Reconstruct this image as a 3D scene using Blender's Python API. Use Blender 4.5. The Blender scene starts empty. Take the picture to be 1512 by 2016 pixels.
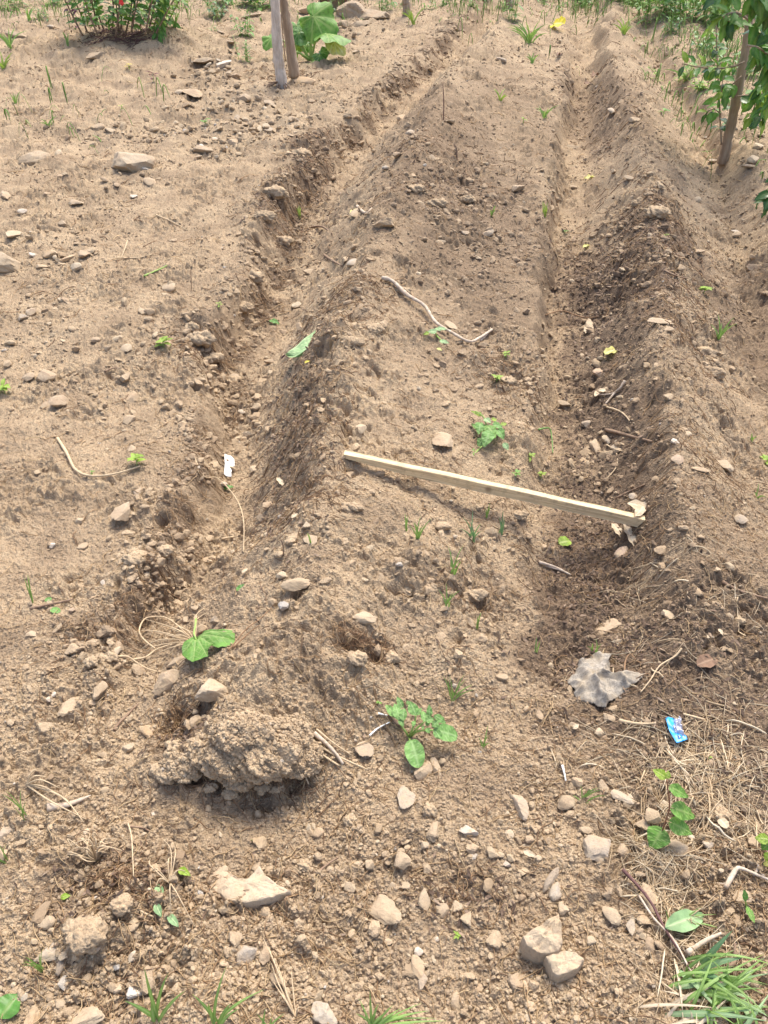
import bpy, math, random
import numpy as np
from mathutils import Vector, Matrix
R = math.radians
C = bpy.context.scene.collection
rng = np.random.default_rng(7)
rnd = random.Random(11)

# ------------------------------------------------------------------ camera, sky, sun, exposure
F = 1523.0; PITCH = R(37.7); CAMZ = 1.4
cam_d = bpy.data.cameras.new('camera'); cam = bpy.data.objects.new('camera', cam_d); C.objects.link(cam)
cam.location = (0, 0, CAMZ); cam.rotation_euler = (R(90) - PITCH, 0, 0)
cam_d.sensor_fit = 'VERTICAL'; cam_d.sensor_height = 24; cam_d.lens = 24 * F / 2016
cam_d.clip_start = 0.02; cam_d.clip_end = 1000
bpy.context.scene.camera = cam
SUN_EL, SUN_AZ = R(64), R(22)           # azimuth measured from +y towards +x: the sun is beyond, to the right
w = bpy.data.worlds.new('World'); bpy.context.scene.world = w; w.use_nodes = True
nt = w.node_tree; sky = nt.nodes.new('ShaderNodeTexSky'); sky.sky_type = 'NISHITA'; sky.sun_disc = False
sky.sun_elevation = SUN_EL; sky.sun_rotation = SUN_AZ; sky.dust_density = 4.0; sky.ozone_density = 0.6; sky.air_density = 0.8
bg = nt.nodes['Background']; bg.inputs['Strength'].default_value = 0.15
nt.links.new(sky.outputs[0], bg.inputs[0])
sl = bpy.data.lights.new('sun', 'SUN'); sl.energy = 1.5; sl.angle = R(22); sl.color = (1, .96, .85)
sun = bpy.data.objects.new('sun', sl); C.objects.link(sun)
sd = Vector((math.sin(SUN_AZ) * math.cos(SUN_EL), math.cos(SUN_AZ) * math.cos(SUN_EL), math.sin(SUN_EL)))
sun.rotation_euler = sd.to_track_quat('Z', 'Y').to_euler(); sun.location = sd * 20
vs = bpy.context.scene.view_settings; vs.view_transform = 'Standard'; vs.look = 'None'; vs.gamma = 1; vs.exposure = 1.25
bpy.context.scene.cycles.max_bounces = 6

# ------------------------------------------------------------------ noise
def h2(ix, iy, s):
    h = (ix.astype(np.int64) * 374761393 + iy.astype(np.int64) * 668265263 + s * 974634777) & 0xffffffff
    h = ((h ^ (h >> 13)) * 1274126177) & 0xffffffff
    h = ((h ^ (h >> 16)) * 2246822519) & 0xffffffff
    return ((h ^ (h >> 15)) & 0xffffff).astype(np.float64) / 16777216.0
def gn(x, y, s=0):
    ix = np.floor(x); iy = np.floor(y); fx = x - ix; fy = y - iy
    u = fx * fx * fx * (fx * (fx * 6 - 15) + 10); v = fy * fy * fy * (fy * (fy * 6 - 15) + 10)
    def g(a, b):
        t = h2(ix + a, iy + b, s) * 2 * math.pi
        return np.cos(t) * (fx - a) + np.sin(t) * (fy - b)
    a = g(0, 0); b = g(1, 0); c = g(0, 1); d = g(1, 1)
    return ((a + (b - a) * u) * (1 - v) + (c + (d - c) * u) * v) * 1.5
def fbm(x, y, o=4, s=0, gain=.5):
    r = 0; a = 1
    for k in range(o):
        r = r + a * gn(x * 2 ** k + 17.3 * k, y * 2 ** k - 9.1 * k, s + k); a *= gain
    return r
def worley(x, y, s=0):
    ix = np.floor(x); iy = np.floor(y); best = np.full(x.shape, 9.0); cid = np.zeros(x.shape)
    for a in (-1, 0, 1):
        for b in (-1, 0, 1):
            cx = ix + a; cy = iy + b
            px = cx + .15 + .7 * h2(cx, cy, s); py = cy + .15 + .7 * h2(cx, cy, s + 1)
            d = (x - px) ** 2 + (y - py) ** 2; m = d < best
            best = np.where(m, d, best); cid = np.where(m, h2(cx, cy, s + 2), cid)
    return np.sqrt(best), cid
def ss(a, b, x):
    t = np.clip((x - a) / (b - a), 0, 1); return t * t * (3 - 2 * t)

# ------------------------------------------------------------------ ground shape
def z0(y):
    return .045 * ((y - 2.5) + np.sqrt((y - 2.5) ** 2 + 1.0))
CP, SP = math.cos(PITCH), math.sin(PITCH)
def ray(px, py):
    px = np.asarray(px, float); py = np.asarray(py, float)
    a = (px - 756) / F; b = -(py - 1008) / F
    d = np.stack([a, CP + b * SP, -SP + b * CP], -1)
    return d / np.linalg.norm(d, axis=-1, keepdims=True)
def unproj0(px, py, zo=0.):
    d = ray(px, py); y = np.full(d.shape[:-1], 2.0)
    for _ in range(60):
        t = (z0(y) + zo - CAMZ) / d[..., 2]; y = .5 * y + .5 * t * d[..., 1]
    t = (z0(y) + zo - CAMZ) / d[..., 2]
    return t * d[..., 0], t * d[..., 1]
def line(pts, zo, near=-6, far=300):
    p = np.array(pts, float); x, y = unproj0(p[:, 0], p[:, 1], zo)
    o = np.argsort(y); x = x[o]; y = y[o]
    s0 = (x[1] - x[0]) / (y[1] - y[0]) * .3; s1 = (x[-1] - x[-2]) / (y[-1] - y[-2])
    x = np.concatenate([[x[0] + s0 * (near - y[0])], x, [x[-1] + s1 * (far - y[-1])]])
    y = np.concatenate([[near], y, [far]])
    return y, x
# name: pixel path, rough height, height along y as (y, height) pairs
KN = [
 ('bank', [(215, 1260), (285, 1130), (335, 1030), (385, 900), (385, 780), (375, 690), (470, 570), (490, 480), (545, 400), (615, 300), (715, 200), (820, 120), (905, 40)], .03,
    [(1.0, .0), (1.3, .02), (2, .035), (3, .05), (5, .06), (9, .05)]),
 ('bankfoot', [(260, 1265), (345, 1180), (385, 1030), (425, 900), (450, 780), (470, 690), (545, 570), (560, 500), (600, 400), (655, 320), (745, 230), (845, 140), (925, 45)], -.08,
    [(1.0, .0), (1.25, -.03), (1.45, -.08), (2, -.09), (3, -.1), (5, -.09), (9, -.05)]),
 ('furrow', [(330, 1300), (400, 1180), (440, 1030), (465, 900), (490, 790), (545, 680), (590, 570), (615, 480), (640, 400), (690, 330), (765, 235), (860, 145), (935, 48)], -.1,
    [(.95, .0), (1.15, .0), (1.3, -.06), (1.5, -.08), (2, -.09), (3, -.10), (5, -.10), (9, -.06)]),
 ('crest', [(455, 1500), (490, 1400), (560, 1230), (610, 1100), (635, 950), (655, 790), (690, 600), (730, 500), (775, 400), (815, 290), (870, 190), (930, 100), (985, 30)], .18,
    [(.86, .0), (.92, .09), (1.0, .14), (1.2, .17), (2, .185), (3.5, .21), (6, .21), (9, .13)]),
 ('slope', [(660, 1500), (760, 1330), (830, 1150), (870, 1000), (900, 800), (930, 600), (945, 450), (970, 300), (1000, 190), (1030, 100), (1060, 30)], .06,
    [(.84, .0), (.95, .015), (1.1, .05), (1.4, .085), (2, .09), (3.5, .10), (6, .10), (9, .07)]),
 ('edge', [(900, 1500), (940, 1350), (985, 1150), (1020, 1000), (1035, 850), (1050, 700), (1045, 560), (1065, 430), (1085, 300), (1105, 190), (1110, 100), (1115, 30)], .0,
    [(.9, -.01), (1.1, .0), (1.6, .015), (2.3, .05), (3.5, .07), (6, .065), (9, .03)]),
 ('furrow', [(1080, 1500), (1100, 1350), (1100, 1150), (1100, 1000), (1095, 850), (1090, 700), (1090, 560), (1100, 430), (1120, 300), (1130, 190), (1132, 100), (1130, 30)], -.05,
    [(.85, .0), (1.0, -.02), (1.2, -.045), (1.6, -.06), (2.3, -.075), (3.5, -.09), (6, -.08), (9, -.03)]),
 ('foot', [(1200, 1500), (1200, 1350), (1190, 1150), (1180, 1000), (1150, 850), (1140, 700), (1140, 560), (1150, 430), (1155, 300), (1150, 190), (1150, 100), (1145, 30)], -.04,
    [(.85, .0), (1.0, -.02), (1.2, -.035), (1.6, -.05), (2.3, -.065), (3.5, -.08), (6, -.07), (9, -.02)]),
 ('crest', [(1400, 1500), (1385, 1350), (1370, 1150), (1350, 1000), (1320, 850), (1300, 700), (1290, 560), (1285, 430), (1265, 300), (1235, 190), (1205, 100), (1185, 30)], .16,
    [(.75, .0), (.95, .02), (1.2, .07), (1.6, .13), (2.3, .17), (3.5, .18), (6, .17), (9, .08)]),
 ('furrow', [(1620, 1150), (1580, 1000), (1540, 850), (1500, 700), (1470, 560), (1440, 430), (1395, 300), (1330, 190), (1275, 100), (1250, 30)], -.09,
    [(1.0, .0), (1.4, -.04), (1.8, -.08), (2.3, -.1), (3.5, -.115), (6, -.1), (9, -.03)]),
 ('crest', [(1900, 1150), (1860, 1000), (1800, 850), (1740, 700), (1670, 560), (1580, 430), (1500, 300), (1400, 190), (1330, 100), (1290, 30)], .12,
    [(1.0, .0), (1.4, .04), (1.8, .08), (2.3, .10), (3.5, .08), (6, .03), (9, .02)]),
]
LINES = [line(k[1], k[2]) for k in KN]
HTS = [np.array(k[3], float).T for k in KN]
PITS = [(300, 1142, .03, .05), (325, 1120, .02, .04), (322, 1035, .018, .03), (385, 655, .03, .045), (398, 690, .03, .04), (600, 315, .06, .05), (545, 400, .06, .05),
        (575, 500, .04, .04), (630, 300, .05, .04), (745, 1300, .014, .035), (735, 1325, .012, .03), (680, 1320, .02, .02), (650, 1310, .02, .018), (810, 1165, .014, .03), (950, 1190, .02, .03),
        (340, 1425, .022, .04), (355, 1400, .018, .03), (385, 1525, .022, .045), (440, 1540, .02, .035), (520, 1560, .02, .04), (575, 1535, .02, .03), (600, 1495, .015, .03), (345, 1490, .016, .03),
        (700, 710, .025, .035), (745, 690, .02, .03), (1010, 760, .025, .04), (395, 125, .08, .09), (910, 1180, .02, .03), (695, 1010, .02, .03),
        (835, 415, .05, .04), (900, 395, .05, .04), (1330, 1330, .03, .03), (1370, 710, .04, .05), (1400, 700, .03, .05), (1310, 580, .03, .04), (1290, 440, .04, .04), (1100, 1120, .02, .02),
        (210, 1770, .03, .02), (790, 590, .03, .03), (740, 580, .02, .025), (800, 1010, .02, .02)]
BUMPS = [(360, 1500, .03, .035), (440, 1480, .05, .03), (500, 1500, .04, .03), (560, 1500, .035, .025), (640, 1290, .05, .02), (270, 1120, .05, .015), (560, 1360, .1, .02), (220, 1740, .06, .02),
         (165, 1830, .045, .03), (240, 1780, .04, .02), (700, 640, .08, .03), (640, 740, .08, .025), (640, 960, .07, .02), (690, 970, .05, .015), (790, 1170, .05, .02), (940, 740, .05, .02),
         (590, 300, .15, .04), (530, 380, .15, .03), (420, 640, .1, .03), (300, 90, .6, .12), (80, 60, .8, .1), (1290, 40, .5, .1), (1230, 470, .15, .03)]
_p = np.array([(a, b) for a, b, c, d in PITS], float); PX, PY = unproj0(_p[:, 0], _p[:, 1], .02)
_b = np.array([(a, b) for a, b, c, d in BUMPS], float); BX, BY = unproj0(_b[:, 0], _b[:, 1], .03)

SMOOTH = [(1080, 780, .07, .6), (1100, 500, .05, 1.), (1120, 200, .12, 2.), (930, 1420, .15, .08), (440, 950, .06, .12), (560, 560, .05, .3), (1040, 1250, .06, .15), (830, 1450, .07, .05), (600, 1600, .12, .03), (1080, 1000, .05, .15)]
_s = np.array([(a, b) for a, b, c, d in SMOOTH], float); SX, SY = unproj0(_s[:, 0], _s[:, 1], -.03)
def smoothzone(x, y):
    m = np.zeros(x.shape)
    for i, (a, b, rx, ry) in enumerate(SMOOTH): m = np.maximum(m, np.exp(-(((x - SX[i]) / rx) ** 2 + ((y - SY[i]) / ry) ** 2)))
    return m
LATH = None
def H(x, y, fine=True):
    """height of the soil at world x, y"""
    x = np.asarray(x, float); y = np.asarray(y, float)
    near = 1 / (1 + np.maximum(y - 3, 0) * .25)
    wx = x + .045 * fbm(x * 3.1, y * 3.1, 3, 5) + .006 * fbm(x * 14, y * 14, 2, 6)
    wy = y + .04 * fbm(x * 4.3 + 7, y * 4.3, 3, 9) + .012 * fbm(x * 17, y * 17, 2, 8)
    wx = wx + .010 * fbm(x * 11, y * 6, 2, 12) * ss(3.2, 1.6, y)
    ks = [np.interp(y, l[0], l[1]) for l in LINES]; 
    for i in range(1, len(ks)): ks[i] = np.maximum(ks[i], ks[i - 1] + (.085 if i == 1 else .06) * (1 + .25 * np.clip(y - 2, 0, 8)) * (.85 + .5 * gn(y * 2.5, y * 0 + i, 99)))
    hs = [np.interp(wy, h[0], h[1]) for h in HTS]
    z = np.where(wx <= ks[0], hs[0] * np.exp(-np.maximum(ks[0] - wx, 0) / 1.2), 0.)
    for i in range(len(ks) - 1):
        t = np.clip((wx - ks[i]) / np.maximum(ks[i + 1] - ks[i], 1e-3), 0, 1)
        s = .65 * t + .35 * t * t * (3 - 2 * t)
        z = np.where((wx > ks[i]) & (wx <= ks[i + 1]), hs[i] + (hs[i + 1] - hs[i]) * s, z)
    z = np.where(wx > ks[-1], hs[-1] * np.exp(-np.maximum(wx - ks[-1], 0) / .8), z)
    steep = ss(0, .05, np.abs(z))
    z = z + z0(y)
    z = z + .018 * fbm(x * 2.2, y * 2.2, 3, 20) + .01 * fbm(x * 7, y * 7, 3, 23)
    for i, (a, b, r, d) in enumerate(PITS):
        q = ((x - PX[i]) ** 2 + (y - PY[i]) ** 2) / r ** 2; m = q < 9
        if m.any(): z = np.where(m, z - d * np.exp(-np.minimum(q, 20) * (1 + .8 * gn(x * 40, y * 40, 31))), z)
    for i, (a, b, r, d) in enumerate(BUMPS):
        q = ((x - BX[i]) ** 2 + (y - BY[i]) ** 2) / r ** 2; m = q < 9
        if m.any(): z = np.where(m, z + d * np.exp(-np.minimum(q, 20)), z)
    if fine:
        m1 = ss(-.25, .5, fbm(x * 2.6 + 3, y * 2.6, 4, 40, .6)) * (1 - .9 * smoothzone(x, y)); m2 = ss(-.05, .6, fbm(x * 5 + 11, y * 5, 3, 42)); rough = .25 + .75 * m1; lumpy = np.clip(.15 + m1 + .3 * steep - smoothzone(x, y), .05, 1.2)
        lw = .7 * gn(x * 19, y * 19, 45)
        z = z + .016 * m1 * m2 * np.abs(fbm(x * 9 + lw, y * 9, 4, 46, .55)) + .012 * m1 * fbm(x * 21 + lw, y * 21, 4, 47, .6) + .004 * fbm(x * 60, y * 60 + lw, 2, 48)
        w4, c4 = worley(x * 5.5 + .7 * gn(x * 14, y * 14, 71), y * 5.5 + .7 * gn(x * 14 + 5, y * 14, 72), 73)
        z = z - .04 * np.exp(-(w4 / .17) ** 2) * (c4 > .55) * np.clip(lumpy - .35, 0, 1) * ss(1.0, 1.3, y)
        z = z + .035 * ss(3, 6, y) * fbm(x * 3.5 + 2, y * 3.5, 3, 75) * (1 - smoothzone(x, y)) * (.4 + .6 * (np.abs(x + 1.5) < 1.5))
        rill = gn(x * 9 + .8 * gn(x * 5, y * 5, 55), y * 26, 50)       # little run-off rills down the ridge sides
        z = z + .004 * rill * steep
        w1, c1 = worley(x * 22 + .5 * gn(x * 30, y * 30, 60), y * 22 + .5 * gn(x * 30, y * 30, 61), 62)
        z = z + .017 * m1 * np.minimum(np.maximum(.5 - w1, 0), .22) * 2.4 * (c1 > .72) * (.4 + c1)
        w2, c2 = worley(x * 62 + .4 * gn(x * 80, y * 80, 63), y * 62 + .4 * gn(x * 80, y * 80, 64), 65)
        z = z + .0065 * rough * np.sqrt(np.maximum(.3 - w2 * w2, 0)) * 1.8 * (c2 > .62) * (c2 * 2 - .8)
        w3, c3 = worley(x * 140, y * 140, 66)
        z = z + .0035 * near * np.sqrt(np.maximum(.3 - w3 * w3, 0)) * 1.8 * (c3 > .35)
        z = z + .004 * rough * fbm(x * 45, y * 45, 3, 70, .6)
    if LATH is not None:                      # the soil is pressed down where the lath lies
        A, B = LATH; d = B - A; ll = d[0] ** 2 + d[1] ** 2; t = ((x - A[0]) * d[0] + (y - A[1]) * d[1]) / ll; px_, py_ = A[0] + t * d[0], A[1] + t * d[1]; q = np.hypot(x - px_, y - py_)
        zl = A[2] + t * d[2] + .5 * np.maximum(q - .022, 0) + np.where(t < .06, (.06 - t) * .6, 0); z = np.where((t > 0) & (t < 1) & (q < .12), np.minimum(z, zl), z)
    return z
# patches of dark rotted plant matter and moist soil, plus shade painted into hollows, undercuts and under the bush, by place on the ground: (pixel x, y, radius x m, radius y m, strength)
DARK = [(590, 900, .07, .3, .5), (560, 1000, .05, .15, .4), (620, 760, .06, .2, .4), (1200, 560, .22, .6, .9), (1290, 500, .22, .35, .85), (1200, 1000, .16, .3, .82), (1180, 1150, .16, .2, .88), (1210, 850, .15, .3, .85), (1190, 700, .14, .35, .8), (1400, 1100, .2, .2, .5), (1300, 1180, .2, .12, .75), (930, 520, .25, .3, .45), (800, 460, .12, .3, .35), (1250, 1270, .25, .15, .9),
        (1340, 1390, .28, .13, .85), (1430, 1290, .2, .15, .75), (900, 460, .42, .9, .7), (870, 330, .36, 1.0, .65), (960, 590, .26, .5, .6), (920, 720, .25, .3, .4), (1000, 250, .3, 1.0, .45), (610, 320, .12, .45, .75), (550, 410, .12, .3, .7), (490, 520, .07, .25, .45), (400, 130, .15, .2, .5), (1050, 470, .07, .5, .6), (1000, 380, .15, .5, .5), (1080, 260, .06, .6, .45), (640, 640, .08, .15, .3), (360, 1450, .06, .08, .8), (440, 1540, .12, .04, .6),
        (400, 660, .12, .15, .55), (200, 1250, .12, .06, .55), (220, 1740, .12, .06, .6), (1185, 220, .22, 1.0, .65), (1200, 600, .2, .3, .5), (1490, 600, .25, .6, .7), (250, 60, .5, .5, .6), (700, 660, .15, .2, .35),
        (640, 1700, .3, .1, .3), (900, 1740, .15, .08, .35), (1430, 1510, .22, .12, .8), (1330, 720, .12, .4, .3), (1350, 1750, .15, .1, .4), (740, 1310, .1, .04, .5), (880, 1170, .15, .06, .35), (1480, 1850, .15, .2, .35), (1230, 1080, .12, .1, .7), (1000, 1850, .2, .06, .2)]
_d = np.array([(a, b) for a, b, *_ in DARK], float); DX, DY = unproj0(_d[:, 0], _d[:, 1], .02)
def damp_shade(x, y):
    n = fbm(x * 6, y * 6, 4, 80)
    d = .17 + .34 * n
    for i, (a, b, rx, ry, s) in enumerate(DARK):
        q = ((x - DX[i]) / rx) ** 2 + ((y - DY[i]) / ry) ** 2
        d = np.maximum(d, s * ss(1.9, .3, q + .9 * n) + 0 * d)
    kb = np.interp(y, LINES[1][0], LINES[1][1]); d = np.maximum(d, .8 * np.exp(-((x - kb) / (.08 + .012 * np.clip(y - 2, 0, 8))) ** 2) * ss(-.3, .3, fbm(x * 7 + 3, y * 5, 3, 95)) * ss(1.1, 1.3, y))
    return np.clip(d, 0, 1)
def place(px, py):
    """points on the soil seen at pixels of the photograph"""
    px = np.atleast_1d(np.asarray(px, float)); py = np.atleast_1d(np.asarray(py, float)); d = ray(px, py)
    x, y = unproj0(px, py, .16); t0 = y / d[:, 1]; x, y = unproj0(px, py, -.3); t1 = y / d[:, 1]
    for n_, wd in ((26, None), (14, None)):
        f = np.linspace(0, 1, n_)[None]; t = t0[:, None] + (t1 - t0)[:, None] * f; P = d[:, None, :] * t[..., None]
        b = (CAMZ + P[..., 2] < H(P[..., 0], P[..., 1])); b[:, -1] = True; k = np.maximum(b.argmax(1), 1); r_ = np.arange(len(px)); t0, t1 = t[r_, k - 1], t[r_, k]
    hit = .5 * (t0 + t1)
    p = d * hit[:, None]
    return np.stack([p[:, 0], p[:, 1], H(p[:, 0], p[:, 1])], -1), hit
_e, _t = place([684, 1262], [914, 1030]); LA, LB = _e[0] + np.array([0, 0, .004]), _e[1] + np.array([0, 0, .008])
_d = (LB - LA) / np.linalg.norm(LB - LA); LA = LA - _d * .01
LATH = (LA, LB)
def dist_of(t, px, py):            # depth along the view axis (metres per pixel = depth / F)
    a = (np.asarray(px) - 756) / F; b = (np.asarray(py) - 1008) / F
    return t / np.sqrt(1 + a * a + b * b)

# ------------------------------------------------------------------ mesh and naming helpers
def mk(name, v, f, mat, parent=None, smooth=True, attrs=None, loc=None):
    v = np.asarray(v, np.float32); me = bpy.data.meshes.new(name)
    if isinstance(f, np.ndarray):
        n, k = f.shape
        me.vertices.add(len(v)); me.vertices.foreach_set('co', v.ravel())
        me.loops.add(n * k); me.loops.foreach_set('vertex_index', f.astype(np.int32).ravel())
        me.polygons.add(n); me.polygons.foreach_set('loop_start', np.arange(0, n * k, k, dtype=np.int32))
        me.update(calc_edges=True)
    else:
        me.from_pydata([tuple(p) for p in v], [], f); me.update()
    me.polygons.foreach_set('use_smooth', np.full(len(me.polygons), smooth))
    for k_, a in (attrs or {}).items():
        at = me.attributes.new(k_, 'FLOAT', 'POINT'); at.data.foreach_set('value', np.asarray(a, np.float32).ravel())
    for m in (mat if isinstance(mat, (list, tuple)) else [mat]): me.materials.append(m)
    o = bpy.data.objects.new(name, me); C.objects.link(o)
    if parent: o.parent = parent
    if loc is not None: o.location = loc
    return o
def tag(o, label=None, cat=None, group=None, kind=None):
    for k, v in (('label', label), ('category', cat), ('group', group), ('kind', kind)):
        if v: o[k] = v
    return o
def thing(name, loc, label, cat, group=None):
    o = bpy.data.objects.new(name, None); C.objects.link(o); o.location = loc; o.empty_display_size = .05
    return tag(o, label, cat, group)

# ------------------------------------------------------------------ materials
def new_mat(name, rough=.9, spec=.2):
    m = bpy.data.materials.new(name); m.use_nodes = True; b = m.node_tree.nodes['Principled BSDF']
    b.inputs['Roughness'].default_value = rough; b.inputs['Specular IOR Level'].default_value = spec
    return m, m.node_tree, b
def N(t, kind, **kw):
    n = t.nodes.new(kind)
    for k, v in kw.items():
        if k.startswith('i_'): n.inputs[k[2:]].default_value = v
        elif k.isdigit() : n.inputs[int(k)].default_value = v
        else: setattr(n, k, v)
    return n
def L(t, a, b): t.links.new(a, b)
def noise(t, scale, detail=4, rough=.6, vec=None, dist=0.):
    n = t.nodes.new('ShaderNodeTexNoise'); n.inputs['Scale'].default_value = scale; n.inputs['Detail'].default_value = detail
    n.inputs['Roughness'].default_value = rough; n.inputs['Distortion'].default_value = dist
    if vec: t.links.new(vec, n.inputs['Vector'])
    return n
def ramp(t, fac, stops):
    r = t.nodes.new('ShaderNodeValToRGB'); e = r.color_ramp.elements
    while len(e) < len(stops): e.new(.5)
    for i, (p, c) in enumerate(stops): e[i].position = p; e[i].color = (*c, 1) if len(c) == 3 else c
    t.links.new(fac, r.inputs[0]); return r
def mix(t, fac, a, b, mode='MIX'):
    m = t.nodes.new('ShaderNodeMix'); m.data_type = 'RGBA'; m.blend_type = mode
    for s, v in ((m.inputs[0], fac), (m.inputs[6], a), (m.inputs[7], b)):
        if isinstance(v, (int, float)): s.default_value = v
        elif isinstance(v, tuple): s.default_value = (*v, 1)
        else: t.links.new(v, s)
    return m.outputs[2]
def attr(t, name):
    a = t.nodes.new('ShaderNodeAttribute'); a.attribute_name = name; return a.outputs['Fac']
def bump(t, b, h, strength, dist):
    n = t.nodes.new('ShaderNodeBump'); n.inputs['Strength'].default_value = strength; n.inputs['Distance'].default_value = dist
    t.links.new(h, n.inputs['Height']); t.links.new(n.outputs[0], b.inputs['Normal']); return n
def geo_pos(t): return t.nodes.new('ShaderNodeNewGeometry').outputs['Position']

DRY1, DRY2, DRY3 = (.352, .252, .155), (.46, .347, .225), (.24, .165, .102)
def soil_colour(t, tone=None):
    pos = geo_pos(t)
    big = noise(t, 2.3, 5, .6, pos); fine = noise(t, 60, 5, .75, pos); grit = noise(t, 330, 3, .7, pos)
    c = ramp(t, big.outputs[0], [(.3, DRY1), (.5, (.405, .298, .189)), (.7, DRY2)]).outputs[0]
    c = mix(t, ramp(t, fine.outputs[0], [(.35, (0, 0, 0)), (.75, (1, 1, 1))]).outputs[0], c, (.49, .385, .255))
    c = mix(t, ramp(t, grit.outputs[0], [(.36, (.75,) * 3), (.5, (0,) * 3)]).outputs[0], c, DRY3)
    c = mix(t, ramp(t, noise(t, 210, 2, .6, pos).outputs[0], [(.66, (0,) * 3), (.74, (.8,) * 3)]).outputs[0], c, (.62, .5, .37))
    dk = mix(t, fine.outputs[0], (.10, .068, .046), (.21, .148, .10))
    c = mix(t, attr(t, 'damp_shade'), c, dk)
    return c, pos, fine, grit
def soil_material():
    m, t, b = new_mat('soil', .97, .1)
    c, pos, fine, grit = soil_colour(t); L(t, c, b.inputs['Base Color'])
    add = N(t, 'ShaderNodeMath', operation='ADD'); L(t, fine.outputs[0], add.inputs[0])
    v = N(t, 'ShaderNodeTexVoronoi'); v.inputs['Scale'].default_value = 260; L(t, pos, v.inputs['Vector'])
    s = N(t, 'ShaderNodeMath', operation='SUBTRACT'); L(t, grit.outputs[0], s.inputs[0]); L(t, v.outputs['Distance'], s.inputs[1])
    L(t, s.outputs[0], add.inputs[1]); bump(t, b, add.outputs[0], .8, .004)
    return m
M = {'soil': soil_material()}
def pebble_material():
    m, t, b = new_mat('pebble', .93, .15)
    c, pos, fine, grit = soil_colour(t)
    p = ramp(t, attr(t, 'tone'), [(0, (.27, .19, .12)), (.4, (.37, .275, .175)), (.7, (.45, .35, .23)), (.86, (.54, .44, .31)), (.93, (.38, .35, .31)), (1, (.70, .65, .56))]).outputs[0]
    c = mix(t, attr(t, 'own'), c, mix(t, .35, p, mix(t, fine.outputs[0], (.5, .5, .5), (1, 1, 1)), 'MULTIPLY'))
    L(t, c, b.inputs['Base Color']); bump(t, b, noise(t, 420, 3, .7, pos).outputs[0], .6, .002)
    return m
M['pebble'] = pebble_material()
def fibre_material(name, cols):
    m, t, b = new_mat(name, .8, .25)
    c = ramp(t, attr(t, 'tone'), [(i / (len(cols) - 1), k) for i, k in enumerate(cols)]).outputs[0]
    c = mix(t, .4, c, ramp(t, noise(t, 90, 3, .6, geo_pos(t)).outputs[0], [(.3, (.45,) * 3), (.7, (1,) * 3)]).outputs[0], 'MULTIPLY')
    L(t, c, b.inputs['Base Color']); return m
M['fibre'] = fibre_material('root_fibre', [(.10, .06, .035), (.25, .15, .085), (.42, .28, .15), (.58, .43, .25)])
M['straw'] = fibre_material('straw', [(.34, .24, .14), (.56, .42, .26), (.68, .55, .37), (.78, .68, .50)])
M['short'] = fibre_material('short_grass', [(.10, .20, .04), (.16, .30, .06), (.26, .40, .10), (.42, .44, .18)])
M['litter'] = fibre_material('litter', [(.045, .03, .022), (.10, .065, .045), (.19, .13, .09), (.36, .27, .19)])

# ------------------------------------------------------------------ the soil sheet
def build_ground():
    pys = np.arange(2170, -70, -QUAL); _, yr = unproj0(np.full(len(pys), 756.), pys, 0.)
    ya = np.concatenate([-np.geomspace(40, .3, 14), [0, .15, .28]]); ya = ya[ya < yr[0] - .03]
    yb = yr[-1] * np.geomspace(1.01, 28, 70)
    rows = np.concatenate([ya, yr, yb])
    slant = np.sqrt(np.maximum(rows, .3) ** 2 + (CAMZ - np.minimum(z0(rows), 1.2)) ** 2)
    W = np.minimum(812 * slant / F * 1.02 + .02, 9.)
    nf = int(1624 / QUAL); s = np.linspace(-1, 1, nf)
    k = np.arange(1, 111); g1 = 1.5 * (k / 110.) ** 1.7; g2 = 1.5 + np.geomspace(.06, 200, 34); g = np.concatenate([g1, g2])
    X = np.concatenate([(-W[:, None] - g[None, ::-1]), W[:, None] * s[None], (W[:, None] + g[None])], 1)
    Y = np.repeat(rows[:, None], X.shape[1], 1)
    Z = np.empty_like(X)
    for i in range(0, len(rows), 200): Z[i:i + 200] = H(X[i:i + 200], Y[i:i + 200])
    D = damp_shade(X, Y)
    nr, nc = X.shape; idx = np.arange(nr * nc).reshape(nr, nc)
    f = np.stack([idx[:-1, :-1], idx[:-1, 1:], idx[1:, 1:], idx[1:, :-1]], -1).reshape(-1, 4)
    o = mk('ground', np.stack([X, Y, Z], -1).reshape(-1, 3), f, M['soil'], attrs={'damp_shade': D})
    return tag(o, kind='structure', label='tilled dry brown soil drawn up into ridges and furrows')
QUAL = 1.25
build_ground()

# ------------------------------------------------------------------ scattered stuff
def ico(sub):
    import bmesh
    bm = bmesh.new(); bmesh.ops.create_icosphere(bm, subdivisions=sub, radius=1)
    v = np.array([p.co[:] for p in bm.verts]); f = np.array([[q.index for q in p.verts] for p in bm.faces]); bm.free()
    return v, f
ICO = {k: ico(k) for k in (1, 2, 3, 4)}
def facet(v, seed, n=9, lo=.55, hi=.95, rough=.03):
    """an angular stone: directions clipped by random planes"""
    r = np.random.default_rng(seed); d = v / np.linalg.norm(v, axis=1, keepdims=True)
    rad = np.ones(len(d))
    for _ in range(n):
        nrm = r.normal(size=3); nrm /= np.linalg.norm(nrm); c = r.uniform(lo, hi); q = d @ nrm
        rad = np.minimum(rad, np.where(q > 1e-3, c / np.maximum(q, 1e-3), 9))
    p = d * rad[:, None]
    if rough:
        o = r.uniform(0, 50, 3)
        n3 = gn(p[:, 0] * 3 + o[0], p[:, 1] * 3 + p[:, 2] * 2.3 + o[1], 3) + .5 * gn(p[:, 0] * 7 + p[:, 2] * 5, p[:, 1] * 7 + o[2], 4)
        p = p * (1 + rough * 2 * n3[:, None])
    return p
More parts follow.
